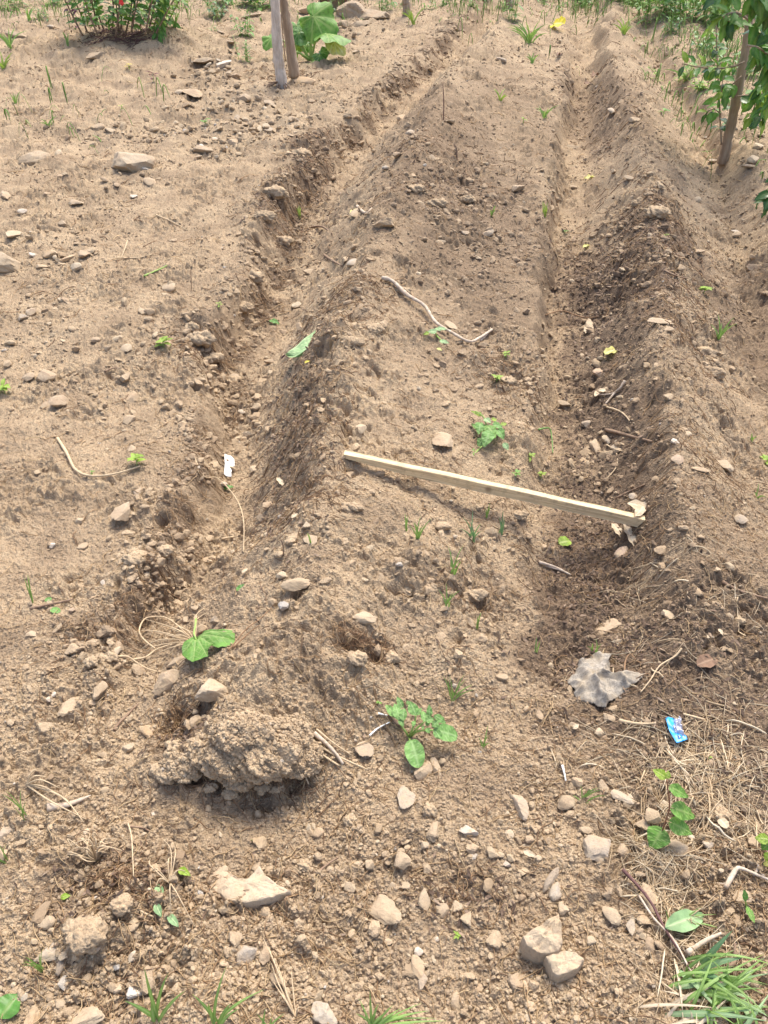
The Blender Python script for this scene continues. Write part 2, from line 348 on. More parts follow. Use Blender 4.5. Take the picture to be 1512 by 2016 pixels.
def rotm(n, r, tilt=1.):
    a = r.uniform(0, 2 * np.pi, n); b = r.normal(0, .6 * tilt, n); c = r.normal(0, .6 * tilt, n)
    ca, sa, cb, sb, cc, sc = np.cos(a), np.sin(a), np.cos(b), np.sin(b), np.cos(c), np.sin(c)
    z = np.zeros(n); o = np.ones(n)
    A = np.stack([ca, -sa, z, sa, ca, z, z, z, o], -1).reshape(n, 3, 3)
    B = np.stack([o, z, z, z, cb, -sb, z, sb, cb], -1).reshape(n, 3, 3)
    Cc = np.stack([cc, z, sc, z, o, z, -sc, z, cc], -1).reshape(n, 3, 3)
    return A @ B @ Cc
def half_w(y): return .56 * np.sqrt(y * y + 1.3) + .45
def sample_ground(n, ymin, ymax, r, power=1.0, thr=None):
    """random ground points, thinning with distance"""
    u = r.uniform(0, 1, n * 2)
    y = (ymin ** (1 - power) + u * (ymax ** (1 - power) - ymin ** (1 - power))) ** (1 / (1 - power)) if power != 1 else ymin * (ymax / ymin) ** u
    x = r.uniform(-1, 1, n * 2) * half_w(y)
    keep = r.uniform(0, 1, n * 2) < (.25 + .75 * ss(-.4, .5, fbm(x * 2.5, y * 2.5, 3, 90)))
    x, y = x[keep][:n], y[keep][:n]
    return x, y
def pebbles(name, n, ymin, ymax, smin, smax, sub, seed, own_p, label, mat='pebble', power=1.4, rough=.03, sink=.25, pts=None, tonef=None):
    r = np.random.default_rng(seed)
    x, y = sample_ground(n, ymin, ymax, r, power) if pts is None else pts
    n = len(x); size = smin * (smax / smin) ** (r.uniform(0, 1, n) ** 2.2)
    size = size * (1 + .28 * np.maximum(y - 2, 0)) ** (.55)
    z = H(x, y); V, Fc = ICO[sub]; nv = len(V)
    shapes = np.stack([facet(V, seed * 31 + k, 10, .42, .95, rough) for k in range(14)])
    sh = shapes[r.integers(0, 14, n)]
    sc = np.stack([size * r.uniform(.8, 1.35, n), size * r.uniform(.7, 1.1, n), size * r.uniform(.45, .85, n)], -1) * .5
    P = np.einsum('nij,nvj->nvi', rotm(n, r, .5), sh * sc[:, None, :])
    P += np.stack([x, y, z + size * .5 * (.6 - sink)], -1)[:, None, :]
    f = (Fc[None] + (np.arange(n) * nv)[:, None, None]).reshape(-1, 3)
    dm = damp_shade(x, y); own = (r.uniform(0, 1, n) < own_p).astype(float) * r.uniform(.6, 1, n)
    tone = r.beta(2.2, 2.4, n) if tonef is None else tonef(r, n)
    at = {'damp_shade': np.repeat(np.clip(dm * r.uniform(.3, 1.1, n), 0, 1), nv), 'own': np.repeat(own, nv), 'tone': np.repeat(tone, nv)}
    o = mk(name, P.reshape(-1, 3), f, M[mat], attrs=at, smooth=False)
    return tag(o, label, 'gravel', kind='stuff')
pebbles('soil_crumbs', 95000, .42, 11, .0028, .012, 1, 1, .3, 'fine crumbs of dry soil strewn over the tilled ground', power=1.7)
pebbles('gravel', 5200, .42, 11, .008, .022, 2, 2, .5, 'small loose gravel scattered over the soil', power=1.35, rough=.06, sink=.4)

pebbles('far_crumbs', 30000, 2.4, 10, .005, .016, 1, 3, .3, 'soil crumbs strewn over the far half of the plot', power=.6)
def at_px(spec, seed):
    r = np.random.default_rng(seed); X = []; Y = []
    for px, py, sx, sy, n in spec: a, b = unproj0(r.normal(px, sx, n), r.normal(py, sy, n), .03); X.append(a); Y.append(b)
    return np.concatenate(X), np.concatenate(Y)
pebbles('rubble', 0, 0, 0, .014, .045, 2, 4, .8, 'broken stone rubble and gravel on the upper left bed', pts=at_px([(420, 140, 40, 18, 90), (470, 200, 60, 30, 130), (420, 270, 70, 22, 160), (560, 250, 50, 25, 60), (250, 260, 60, 14, 60), (90, 480, 60, 30, 60), (60, 600, 40, 40, 40), (150, 760, 90, 50, 60), (230, 350, 60, 20, 40), (680, 60, 40, 14, 40), (300, 660, 80, 40, 50), (480, 760, 30, 60, 60), (620, 520, 30, 60, 50), (1180, 860, 30, 60, 50), (1160, 660, 20, 120, 60), (1460, 420, 40, 90, 70), (850, 1650, 160, 90, 20), (300, 1850, 180, 90, 30), (1150, 1650, 120, 90, 15)], 5), rough=.06, sink=.4)
def strands(name, x, y, length, rad, seed, mat, label, cat, curl=1.0, lift=.004, tone=None, nseg=6, heading=None, flat=False, hspread=3.2, sag=0.):
    """thin curved fibres lying on the soil, as three-sided tubes"""
    r = np.random.default_rng(seed); n = len(x)
    a = r.uniform(0, 2 * np.pi, n) if heading is None else heading + r.normal(0, hspread, n)
    k = r.normal(0, curl, n); P = np.zeros((n, nseg + 1, 3)); ds = length / nseg
    px, py = x.copy(), y.copy()
    for i in range(nseg + 1):
        P[:, i, 0] = px; P[:, i, 1] = py
        a = a + k / nseg + r.normal(0, .22 * min(curl, 1.2), n); px = px + np.cos(a) * ds; py = py + np.sin(a) * ds
    P[:, :, 2] = H(P[:, :, 0], P[:, :, 1])
    sm = P[:, :, 2].copy(); sm[:, 1:-1] = np.maximum(sm[:, 1:-1], .5 * (sm[:, :-2] + sm[:, 2:])); P[:, :, 2] = sm
    arc = np.sin(np.linspace(0, np.pi, nseg + 1))[None]
    P[:, :, 2] += rad[:, None] * .8 + arc * (np.abs(r.normal(0, lift, n)) * (length / .05))[:, None] + (np.linspace(0, 1, nseg + 1) ** 1.5)[None] * (r.uniform(0, 1, n) * lift)[:, None]
    T = np.gradient(P, axis=1); T /= np.maximum(np.linalg.norm(T, axis=2, keepdims=True), 1e-9)
    S = np.cross(T, np.array([0, 0, 1.])); S /= np.maximum(np.linalg.norm(S, axis=2, keepdims=True), 1e-9); U = np.cross(S, T)
    prof = np.ones(nseg + 1); prof[0] = .6; prof[-1] = .35
    rr = rad[:, None, None] * prof[None, :, None]
    ring = []
    for q in range(3):
        an = q * 2 * np.pi / 3 + np.pi / 2; ring.append(P + (S * math.cos(an) * (2.2 if flat else 1) + U * math.sin(an) * (.5 if flat else 1)) * rr)
    V = np.stack(ring, 2).reshape(-1, 3); m = (nseg + 1) * 3
    fs = []
    for i in range(nseg):
        for q in range(3): fs.append([i * 3 + q, i * 3 + (q + 1) % 3, (i + 1) * 3 + (q + 1) % 3, (i + 1) * 3 + q])
    f = (np.array(fs)[None] + (np.arange(n) * m)[:, None, None]).reshape(-1, 4)
    tn = r.beta(2, 2, n) if tone is None else tone
    o = mk(name, V, f, M[mat], attrs={'tone': np.repeat(tn, m)})
    return tag(o, label, cat, kind='stuff')
def around(spec, seed):
    """points in blobs: (pixel x, y, sd x m, sd y m, count)"""
    r = np.random.default_rng(seed); X = []; Y = []
    cx, cy = unproj0([s[0] for s in spec], [s[1] for s in spec], .02)
    for i, (_, _, sx, sy, n) in enumerate(spec): X.append(r.normal(cx[i], sx, n)); Y.append(r.normal(cy[i], sy, n))
    return np.concatenate(X), np.concatenate(Y)
r_ = np.random.default_rng(5)
x, y = sample_ground(7500, .42, 9, r_, 1.5)
strands('root_fibres', x, y, r_.uniform(.015, .07, len(x)) * (1 + .1 * y), r_.uniform(.0005, .0012, len(x)) * (1 + .35 * np.maximum(y - 1.5, 0)), 21, 'fibre', 'fine dry roots and stalks lying loose over the soil', 'roots', 1.3, .003, tone=r_.beta(2.4, 1.4, len(x)))
x, y = around([(610, 320, .07, .3, 350), (550, 410, .06, .2, 250), (590, 880, .09, .3, 700), (610, 1050, .08, .12, 300), (690, 660, .12, .15, 500), (345, 1420, .02, .03, 160), (440, 1535, .07, .012, 260), (575, 1525, .03, .012, 100), (310, 1130, .025, .03, 110), (385, 690, .08, .08, 250),
               (720, 1315, .04, .015, 190), (940, 1180, .06, .03, 120), (1000, 770, .08, .1, 300), (1340, 700, .1, .2, 400), (1300, 560, .15, .2, 500), (1270, 480, .2, .2, 300), (220, 1740, .04, .025, 200), (1290, 450, .1, .15, 150),
               (1390, 960, .12, .15, 300), (860, 400, .3, .4, 500), (1230, 1080, .12, .08, 300), (200, 1250, .05, .015, 90), (900, 1740, .05, .03, 100), (1010, 1020, .15, .1, 150), (250, 90, .3, .2, 250), (560, 150, .12, .1, 200), (1200, 250, .2, .8, 300)], 6)
strands('matted_roots', x, y, r_.uniform(.02, .06, len(x)), r_.uniform(.0005, .0011, len(x)) * (1 + .35 * np.maximum(y - 1.5, 0)), 22, 'fibre', 'matted brown roots hanging from the broken ridge edges', 'roots', 2.6, .003, tone=r_.beta(1.6, 2.6, len(x)))
x, y = around([(1340, 1510, .06, .018, 200), (1440, 1480, .06, .03, 160), (1400, 1560, .05, .025, 190), (1280, 1665, .025, .02, 200), (1300, 1740, .015, .04, 180), (1350, 1640, .04, .03, 110), (1270, 1440, .08, .02, 60), (1330, 1130, .07, .04, 50), (1260, 1150, .03, .03, 25),
               (1490, 1620, .03, .03, 70), (1400, 1890, .03, .03, 80), (1330, 1930, .03, .03, 80), (1150, 1500, .08, .03, 25), (1420, 1390, .08, .04, 60), (1290, 1290, .09, .05, 40), (1400, 1220, .09, .06, 50), (1340, 40, .5, .4, 260), (1480, 60, .3, .3, 150)], 7)
strands('loose_straw', x, y, r_.uniform(.025, .085, len(x)), r_.uniform(.0005, .0010, len(x)) * (1 + 1.6 * (r_.uniform(0, 1, len(x)) > .92)) * (1 + .35 * np.maximum(y - 1.5, 0)), 23, 'straw', 'pale dry straw strewn at the lower right of the plot', 'straw', .3, .003, tone=r_.beta(2.0, 2.2, len(x)))
def chips(name, x, y, smin, smax, seed, label, tone=None):
    r = np.random.default_rng(seed); n = len(x); z = H(x, y)
    base = np.array([[-1, 0, .0], [-.45, .42, .14], [.35, .38, .05], [1, .05, -.05], [.4, -.4, .12], [-.4, -.36, .02]])
    s = r.uniform(smin, smax, n) * (1 + .2 * np.maximum(y - 1.5, 0)); P = base[None] * np.stack([s, s * r.uniform(.3, .8, n), s * r.uniform(.2, 1.6, n)], -1)[:, None]
    P = np.einsum('nij,nvj->nvi', rotm(n, r, .7), P) + np.stack([x, y, z + s * .35], -1)[:, None]
    f = (np.array([[0, 1, 5], [1, 2, 5], [2, 4, 5], [2, 3, 4]])[None] + (np.arange(n) * 6)[:, None, None]).reshape(-1, 3)
    o = mk(name, P.reshape(-1, 3), f, M['litter'], attrs={'tone': np.repeat(r.beta(1.7, 2.3, n) if tone is None else tone, 6)}, smooth=False)
    return tag(o, label, 'leaf litter', kind='stuff')
x, y = around([(590, 900, .06, .28, 1000), (600, 750, .06, .2, 300), (1160, 1120, .06, .12, 700), (1200, 1020, .08, .12, 400), (1150, 930, .06, .15, 300), (1240, 1250, .15, .08, 700), (1350, 1350, .14, .08, 500), (1170, 600, .08, .4, 900), (1230, 560, .16, .4, 1300), (1190, 780, .1, .3, 500), (880, 420, .25, .4, 500),
               (1290, 500, .1, .2, 300), (1190, 250, .15, .8, 500), (620, 420, .08, .4, 250), (610, 320, .08, .3, 200), (550, 410, .08, .2, 200), (1450, 560, .15, .5, 350), (900, 1750, .06, .03, 150), (220, 1750, .08, .04, 150), (1420, 1480, .1, .06, 250), (1150, 800, .06, .3, 300), (380, 1460, .04, .04, 120)], 8)
chips('leaf_litter', x, y, .004, .011, 9, 'dark rotted leaf scraps and bark lying in the furrows')
x, y = sample_ground(2600, .42, 8, r_, 1.7)
chips('scattered_scraps', x, y, .003, .007, 10, 'tiny scraps of dry leaf and bark strewn over the soil')

# crumbling clods along the broken bank edges and rough ridge sides
def along(k, y0, y1, n, sd, r):
    y = y0 * (y1 / y0) ** r.uniform(0, 1, n); return np.interp(y, LINES[k][0], LINES[k][1]) + r.normal(0, sd, n), y
rb = np.random.default_rng(91); XA = []; YA = []
for k, y0, y1, n, sd in [(0, 1.2, 9, 2200, .06), (1, 1.2, 9, 1500, .06), (5, 1.6, 8, 350, .05), (3, 1.2, 7, 400, .09), (8, 1.3, 7, 400, .08), (9, 3, 8, 300, .08), (10, 3, 8, 200, .1)]:
    a, b = along(k, y0, y1, n, sd, rb); XA.append(a); YA.append(b)
XA = np.concatenate(XA); YA = np.concatenate(YA); kp = fbm(XA * 6, YA * 4, 3, 95) > -.12; XA, YA = XA[kp], YA[kp]
rq = np.random.default_rng(5); a, b = at_px([(880, 420, 80, 90, 500), (950, 540, 60, 80, 300), (1230, 520, 50, 70, 500), (1200, 850, 30, 90, 150), (860, 1180, 90, 60, 160), (700, 700, 40, 60, 160), (400, 680, 30, 40, 80), (290, 1130, 40, 20, 60), (900, 760, 60, 60, 120), (1380, 700, 30, 50, 100)], 12); XA = np.concatenate([XA, a]); YA = np.concatenate([YA, b])
pebbles('crumbled_clods', 0, 0, 0, .009, .040, 2, 17, .08, 'small crumbled clods broken from the banks and ridges', pts=(XA, YA), rough=.12, sink=.5)
x, y = along(1, 1.25, 8, 2200, .045, rb); kp = fbm(x * 7 + 3, y * 5, 3, 95) > 0
strands('hanging_roots', x[kp], y[kp], rb.uniform(.02, .06, kp.sum()), rb.uniform(.0005, .001, kp.sum()) * (1 + .3 * np.maximum(y[kp] - 1.5, 0)), 24, 'fibre', 'fine roots hanging from the left bank', 'roots', 2.4, .004, tone=rb.beta(1.6, 2.4, kp.sum()))
# ------------------------------------------------------------------ materials of the things
def stone_material(name='stone'):
    m, t, b = new_mat(name, .88, .25)
    tc = N(t, 'ShaderNodeTexCoord').outputs['Object']; oi = N(t, 'ShaderNodeObjectInfo')
    add = N(t, 'ShaderNodeVectorMath', operation='ADD'); L(t, tc, add.inputs[0])
    sc = N(t, 'ShaderNodeVectorMath', operation='SCALE'); L(t, oi.outputs['Random'], sc.inputs['Scale']); sc.inputs[0].default_value = (7, 3, 5); L(t, sc.outputs[0], add.inputs[1])
    p = add.outputs[0]
    n1 = noise(t, 26, 5, .65, p, .4); n2 = noise(t, 150, 4, .75, p); n3 = noise(t, 9, 3, .5, p)
    c = mix(t, ramp(t, n1.outputs[0], [(.35, (.0,) * 3), (.7, (.75,) * 3)]).outputs[0], oi.outputs['Color'], (.50, .40, .29))
    c = mix(t, ramp(t, n3.outputs[0], [(.45, (0,) * 3), (.7, (.55,) * 3)]).outputs[0], c, (.42, .28, .17))
    c = mix(t, .6, c, ramp(t, n2.outputs[0], [(.3, (.45, .42, .4)), (.5, (1, 1, 1)), (.72, (1.0,) * 3)]).outputs[0], 'MULTIPLY')
    # dust and soil caught low on the stone
    z = N(t, 'ShaderNodeSeparateXYZ'); L(t, tc, z.inputs[0]); mr = N(t, 'ShaderNodeMapRange'); L(t, z.outputs[2], mr.inputs[0])
    mr.inputs[1].default_value = .022; mr.inputs[2].default_value = -.004; mul = N(t, 'ShaderNodeMath', operation='MULTIPLY'); L(t, mr.outputs[0], mul.inputs[0]); L(t, n1.outputs[0], mul.inputs[1])
    c = mix(t, mul.outputs[0], c, (.38, .285, .18)); c = mix(t, ramp(t, noise(t, 45, 5, .7, p).outputs[0], [(.5, (0,) * 3), (.68, (.85,) * 3)]).outputs[0], c, (.42, .325, .21))
    L(t, c, b.inputs['Base Color'])
    h = N(t, 'ShaderNodeMath', operation='ADD'); L(t, n1.outputs[0], h.inputs[0]); L(t, n2.outputs[0], h.inputs[1]); bump(t, b, h.outputs[0], .7, .003)
    return m
M['stone'] = stone_material()
def clod_material():
    m, t, b = new_mat('clod', .97, .1)
    c, pos, fine, grit = soil_colour(t); L(t, c, b.inputs['Base Color'])
    v = N(t, 'ShaderNodeTexVoronoi'); v.inputs['Scale'].default_value = 190; L(t, pos, v.inputs['Vector'])
    s = N(t, 'ShaderNodeMath', operation='SUBTRACT'); L(t, fine.outputs[0], s.inputs[0]); L(t, v.outputs['Distance'], s.inputs[1]); bump(t, b, s.outputs[0], .6, .003)
    return m
M['clod'] = clod_material()
def leaf_material(name, col, vein, back=None, rough=.5, trans=.35, blotch=None):
    m, t, b = new_mat(name, rough, .4); pos = geo_pos(t)
    n = noise(t, 35, 4, .6, pos); c = mix(t, ramp(t, n.outputs[0], [(.35, (0,) * 3), (.65, (1,) * 3)]).outputs[0], tuple(k * .72 for k in col), tuple(min(1, k * 1.25) for k in col))
    if blotch: c = mix(t, ramp(t, noise(t, 60, 3, .6, pos).outputs[0], [(.6, (0,) * 3), (.7, (.8,) * 3)]).outputs[0], c, blotch)
    c = mix(t, attr(t, 'vein'), c, vein); c = mix(t, ramp(t, noise(t, 130, 4, .7, pos).outputs[0], [(.55, (0,) * 3), (.78, (.28,) * 3)]).outputs[0], c, (.40, .36, .22)); L(t, c, b.inputs['Base Color'])
    bump(t, b, attr(t, 'vein'), .5, .002)
    tr = N(t, 'ShaderNodeBsdfTranslucent'); L(t, mix(t, .5, c, (.55, .75, .1), 'MULTIPLY'), tr.inputs[0]) if trans > .3 else L(t, c, tr.inputs[0])
    ms = N(t, 'ShaderNodeMixShader'); ms.inputs[0].default_value = trans; out = t.nodes['Material Output']
    L(t, b.outputs[0], ms.inputs[1]); L(t, tr.outputs[0], ms.inputs[2]); L(t, ms.outputs[0], out.inputs[0])
    return m
M['leaf'] = leaf_material('leaf_green', (.15, .32, .055), (.30, .44, .13))
M['leaf_dark'] = leaf_material('leaf_dark_green', (.045, .125, .03), (.14, .24, .07), rough=.35, trans=.25)
M['leaf_mid'] = leaf_material('leaf_mid_green', (.10, .25, .045), (.25, .38, .12), rough=.4)
M['leaf_potato'] = leaf_material('leaf_grey_green', (.17, .33, .085), (.27, .42, .16), rough=.6, trans=.2)
M['leaf_pale'] = leaf_material('leaf_pale_green', (.25, .40, .18), (.42, .54, .28), rough=.6, trans=.2)
M['leaf_lime'] = leaf_material('leaf_lime', (.28, .42, .05), (.42, .50, .15))
M['leaf_yellow'] = leaf_material('leaf_yellow', (.62, .58, .18), (.72, .68, .40), blotch=(.45, .30, .12))
M['leaf_gold'] = leaf_material('leaf_gold', (.80, .66, .04), (.80, .72, .30))
M['leaf_dry'] = leaf_material('leaf_dry', (.50, .40, .27), (.62, .52, .38), rough=.8, trans=.1)
M['leaf_brown'] = leaf_material('leaf_brown', (.20, .12, .075), (.30, .2, .13), rough=.8, trans=.1)
M['leaf_purple'] = leaf_material('leaf_purple', (.16, .05, .07), (.25, .08, .09), rough=.5, trans=.2)
M['grass'] = leaf_material('grass_blade', (.20, .36, .07), (.36, .50, .18), rough=.45)
M['grass_blue'] = leaf_material('grass_blue_green', (.13, .27, .12), (.25, .38, .2), rough=.45)
def plain(name, c1, c2, scale=40, rough=.8, bs=.5, bd=.003, stretch=None):
    m, t, b = new_mat(name, rough, .25); tc = N(t, 'ShaderNodeTexCoord').outputs['Object']
    if stretch: mp = N(t, 'ShaderNodeMapping'); mp.inputs['Scale'].default_value = stretch; L(t, tc, mp.inputs[0]); tc = mp.outputs[0]
    n = noise(t, scale, 5, .65, tc, .3); L(t, ramp(t, n.outputs[0], [(.3, c1), (.7, c2)]).outputs[0], b.inputs['Base Color']); bump(t, b, n.outputs[0], bs, bd); return m
M['stem'] = plain('green_stem', (.22, .36, .08), (.36, .48, .14), 60, .5, .2)
M['stem_red'] = plain('red_stem', (.18, .08, .05), (.30, .14, .08), 60, .5, .2)
M['bark'] = plain('bark', (.22, .155, .10), (.45, .35, .25), 30, .85, .9, .006, (1, 1, .18))
M['bark_pale'] = plain('pale_bark', (.34, .28, .22), (.70, .63, .54), 34, .85, 1., .01, (1, 1, .22))
M['twig'] = plain('twig', (.16, .10, .065), (.34, .24, .16), 80, .85, .6, .002)
M['twig_pale'] = plain('dead_stick', (.34, .25, .17), (.66, .56, .44), 70, .8, .7, .002)
M['twig_dark'] = plain('dark_stem', (.07, .03, .03), (.19, .10, .085), 60, .6, .5, .002)

# ------------------------------------------------------------------ builders
class Mesh:
    def __init__(s): s.v = []; s.f = []; s.a = []
    def add(s, v, f, a=None):
        o = len(s.v); s.v.extend([tuple(p) for p in v]); s.f.extend([tuple(i + o for i in q) for q in f]); s.a.extend(list(a) if a is not None else [0.] * len(v))
    def build(s, name, mat, parent=None, loc=(0, 0, 0), attrname='vein', smooth=True, tone=.4):
        if attrname == 'tone': s.a = [tone] * len(s.v)
        v = np.array(s.v) - np.array(loc)
        o = mk(name, v, s.f, mat, None, smooth, {attrname: s.a}); 
        if parent is None: o.location = loc
        else: o.parent = parent
        return o
def sub(loc, p): return tuple(np.asarray(p) - np.asarray(loc))
def tube(ms, pts, radii, sides=8, knob=0., seed=0, cap=True):
    """a round stem along a smooth path"""
    p = np.array(pts, float); n = len(p); tt = np.linspace(0, n - 1, max(2, (n - 1) * 5 + 1)); i = np.clip(tt.astype(int), 0, n - 2); u = tt - i
    P0 = p[np.clip(i - 1, 0, n - 1)]; P1 = p[i]; P2 = p[i + 1]; P3 = p[np.clip(i + 2, 0, n - 1)]; u = u[:, None]
    q = .5 * (2 * P1 + (P2 - P0) * u + (2 * P0 - 5 * P1 + 4 * P2 - P3) * u ** 2 + (3 * P1 - P0 - 3 * P2 + P3) * u ** 3)
    rr = np.interp(tt, np.arange(n), np.broadcast_to(radii, n) if np.ndim(radii) == 0 else radii); r = np.random.default_rng(seed)
    if knob: rr = rr * (1 + knob * r.normal(0, 1, len(rr)))
    T = np.gradient(q, axis=0); T /= np.maximum(np.linalg.norm(T, axis=1, keepdims=True), 1e-9)
    ref = np.array([.13, .21, 1.]) if abs(T[:, 2]).mean() < .8 else np.array([1., .1, .05]); S = np.cross(T, ref); S /= np.linalg.norm(S, axis=1, keepdims=True); U = np.cross(S, T)
    V = []
    for k in range(len(q)):
        for a in range(sides):
            an = 2 * math.pi * a / sides; w_ = 1 + (knob * r.normal() if knob else 0); V.append(q[k] + (S[k] * math.cos(an) + U[k] * math.sin(an)) * rr[k] * w_)
    f = [(k * sides + a, k * sides + (a + 1) % sides, (k + 1) * sides + (a + 1) % sides, (k + 1) * sides + a) for k in range(len(q) - 1) for a in range(sides)]
    if cap: f += [tuple(range(sides))[::-1], tuple((len(q) - 1) * sides + a for a in range(sides))]
    ms.add(V, f); return q
OUT = {
 'ovate': lambda v: np.sin(np.pi * v ** .8) ** .9 * (1 - .15 * v), 'lance': lambda v: np.sin(np.pi * v ** .85) ** .8 * .9, 'blade': lambda v: np.minimum(1, 6 * v + .35) * (1 - v ** 3),
 'heart': lambda v: np.where(v < .22, np.sqrt(np.clip(v / .22, 0, 1)) * .97 + .03, 1 - .0 * v) * np.clip(1 - ((v - .22) / .78).clip(0, 1) ** 1.35, 0, 1) ** .9,
 'round': lambda v: np.sqrt(np.clip(1 - (2 * v - 1) ** 2, 0, 1)) * (1 - .08 * v)}
def leaf(ms, base, d, up, length, width, shape='ovate', fold=.2, curl=.2, nv=10, nu=6, serr=0., wav=0., veins=6, seed=0, twist=0.):
    base = np.array(base, float); d = np.array(d, float); d /= np.linalg.norm(d); up = np.array(up, float); s = np.cross(d, up); s /= np.linalg.norm(s); up = np.cross(s, d)
    v = np.linspace(0, 1, nv + 1); w_ = OUT[shape](v) * width * .5; w_ = w_ * (1 + serr * np.where(np.arange(nv + 1) % 2, 1, -1)); w_[0] = max(w_[0], 0) * .3 + width * .02; w_[-1] = width * .01
    u = np.linspace(-1, 1, nu + 1); V = []; A = []
    for i in range(nv + 1):
        ang = curl * v[i] * 1.6; cpos = base + d * length * (math.sin(ang) / max(curl * 1.6, 1e-3) if abs(curl) > 1e-3 else v[i]) - up * length * ((1 - math.cos(ang)) / max(curl * 1.6, 1e-3) if abs(curl) > 1e-3 else 0)
        nn = up * math.cos(ang) + d * math.sin(ang); tw = twist * v[i]
        for j in range(nu + 1):
            x = u[j] * w_[i]; z = abs(u[j]) * fold * w_[i] + wav * length * .06 * math.sin(v[i] * 19 + seed + (2 if u[j] > 0 else 0)) * abs(u[j])
            back = -.16 * length * abs(u[j]) ** 1.5 * max(0, 1 - v[i] * 3.5) if shape == 'heart' else 0
            V.append(cpos + s * (x * math.cos(tw) - z * math.sin(tw)) + nn * (z * math.cos(tw) + x * math.sin(tw)) + d * back)
            g = (v[i] * veins - abs(u[j]) * 1.6) % 1; A.append(max(1. if nu >= 6 and abs(u[j]) < .2 else (.6 if abs(u[j]) < .01 else 0), .7 * (1 if nv > 16 and (g < .22) else 0) * min(1, abs(u[j]) * 9)))
    k = nu + 1; ms.add(V, [(i * k + j, i * k + j + 1, (i + 1) * k + j + 1, (i + 1) * k + j) for i in range(nv) for j in range(nu)], A)
def palm_leaf(ms, base, nrm, tip, rad, seed=0, lobes=5, lob=.16, ruf=.10, sinus=.75, serr=.03, nr=14, na=72, cup=.15):
    """round palmate leaf (marrow, big weeds): stalk joins at the notch"""
    r = np.random.default_rng(seed); n = np.array(nrm, float); n /= np.linalg.norm(n); t_ = np.array(tip, float); t_ -= n * (t_ @ n); t_ /= np.linalg.norm(t_); s = np.cross(t_, n)
    V = [np.array(base, float)]; A = [1.]; ph = r.uniform(0, 6)
    for i in range(1, nr + 1):
        q = i / nr
        for j in range(na):
            th = -math.pi + .06 + (2 * math.pi - .12) * j / (na - 1)
            R0 = rad * (1 + lob * math.cos(lobes * th) * (.3 + .7 * q) + serr * math.sin(j * 2.1) * (q > .95)); R0 *= 1 - sinus * math.exp(-((math.pi - abs(th)) / .38) ** 2)
            R0 *= (1 + .35 * math.cos(th)) / 1.2
            z = -cup * rad * q * q + ruf * rad * q * q * math.sin(th * 7 + ph) + .05 * rad * q * math.sin(th * 3 + ph * 2)
            V.append(V[0] + (t_ * math.cos(th) + s * math.sin(th)) * R0 * q + n * z)
            vv = min(abs(th - a) for a in (-2.2, -1.2, -.55, 0, .55, 1.2, 2.2)); A.append(1. if vv * q < .035 else (.45 if abs(((abs(th) * 6 + q * 5) % 1) - .5) < .1 else 0))
    f = [(0, 1 + j, 2 + j) for j in range(na - 1)]
    f += [(1 + (i - 1) * na + j, 1 + i * na + j, 1 + i * na + j + 1, 1 + (i - 1) * na + j + 1) for i in range(1, nr) for j in range(na - 1)]
    ms.add(V, f, A)
def lift(px, py, zb, h=0.):
    """the point at height zb + h that is seen at this pixel"""
    d = ray([px], [py])[0]; t = (zb + h - CAMZ) / d[2]; return np.array([d[0] * t, d[1] * t, zb + h])
def plane(px, py, Y):
    d = ray([px], [py])[0]; t = Y / d[1]; return np.array([d[0] * t, Y, CAMZ + d[2] * t])
def ground(px, py):
    return place([px], [py])[0][0]
UP = np.array([0, 0, 1.])
def gz(x, y): return float(H(np.array([x]), np.array([y]))[0])

# ------------------------------------------------------------------ stones
COL = {'t': (.41, .31, .20), 'p': (.50, .40, .275), 'w': (.70, .65, .57), 'g': (.34, .31, .27), 'G': (.42, .39, .335), 'b': (.33, .24, .155), 'o': (.48, .33, .18), 'r': (.50, .35, .26), 'd': (.09, .085, .085), 's': None}
CN = {'t': 'tan', 'p': 'pale tan', 'w': 'whitish', 'g': 'grey', 'G': 'light grey', 'b': 'brown', 'o': 'orange brown', 'r': 'pinkish', 'd': 'dark slate', 's': 'crumbly'}
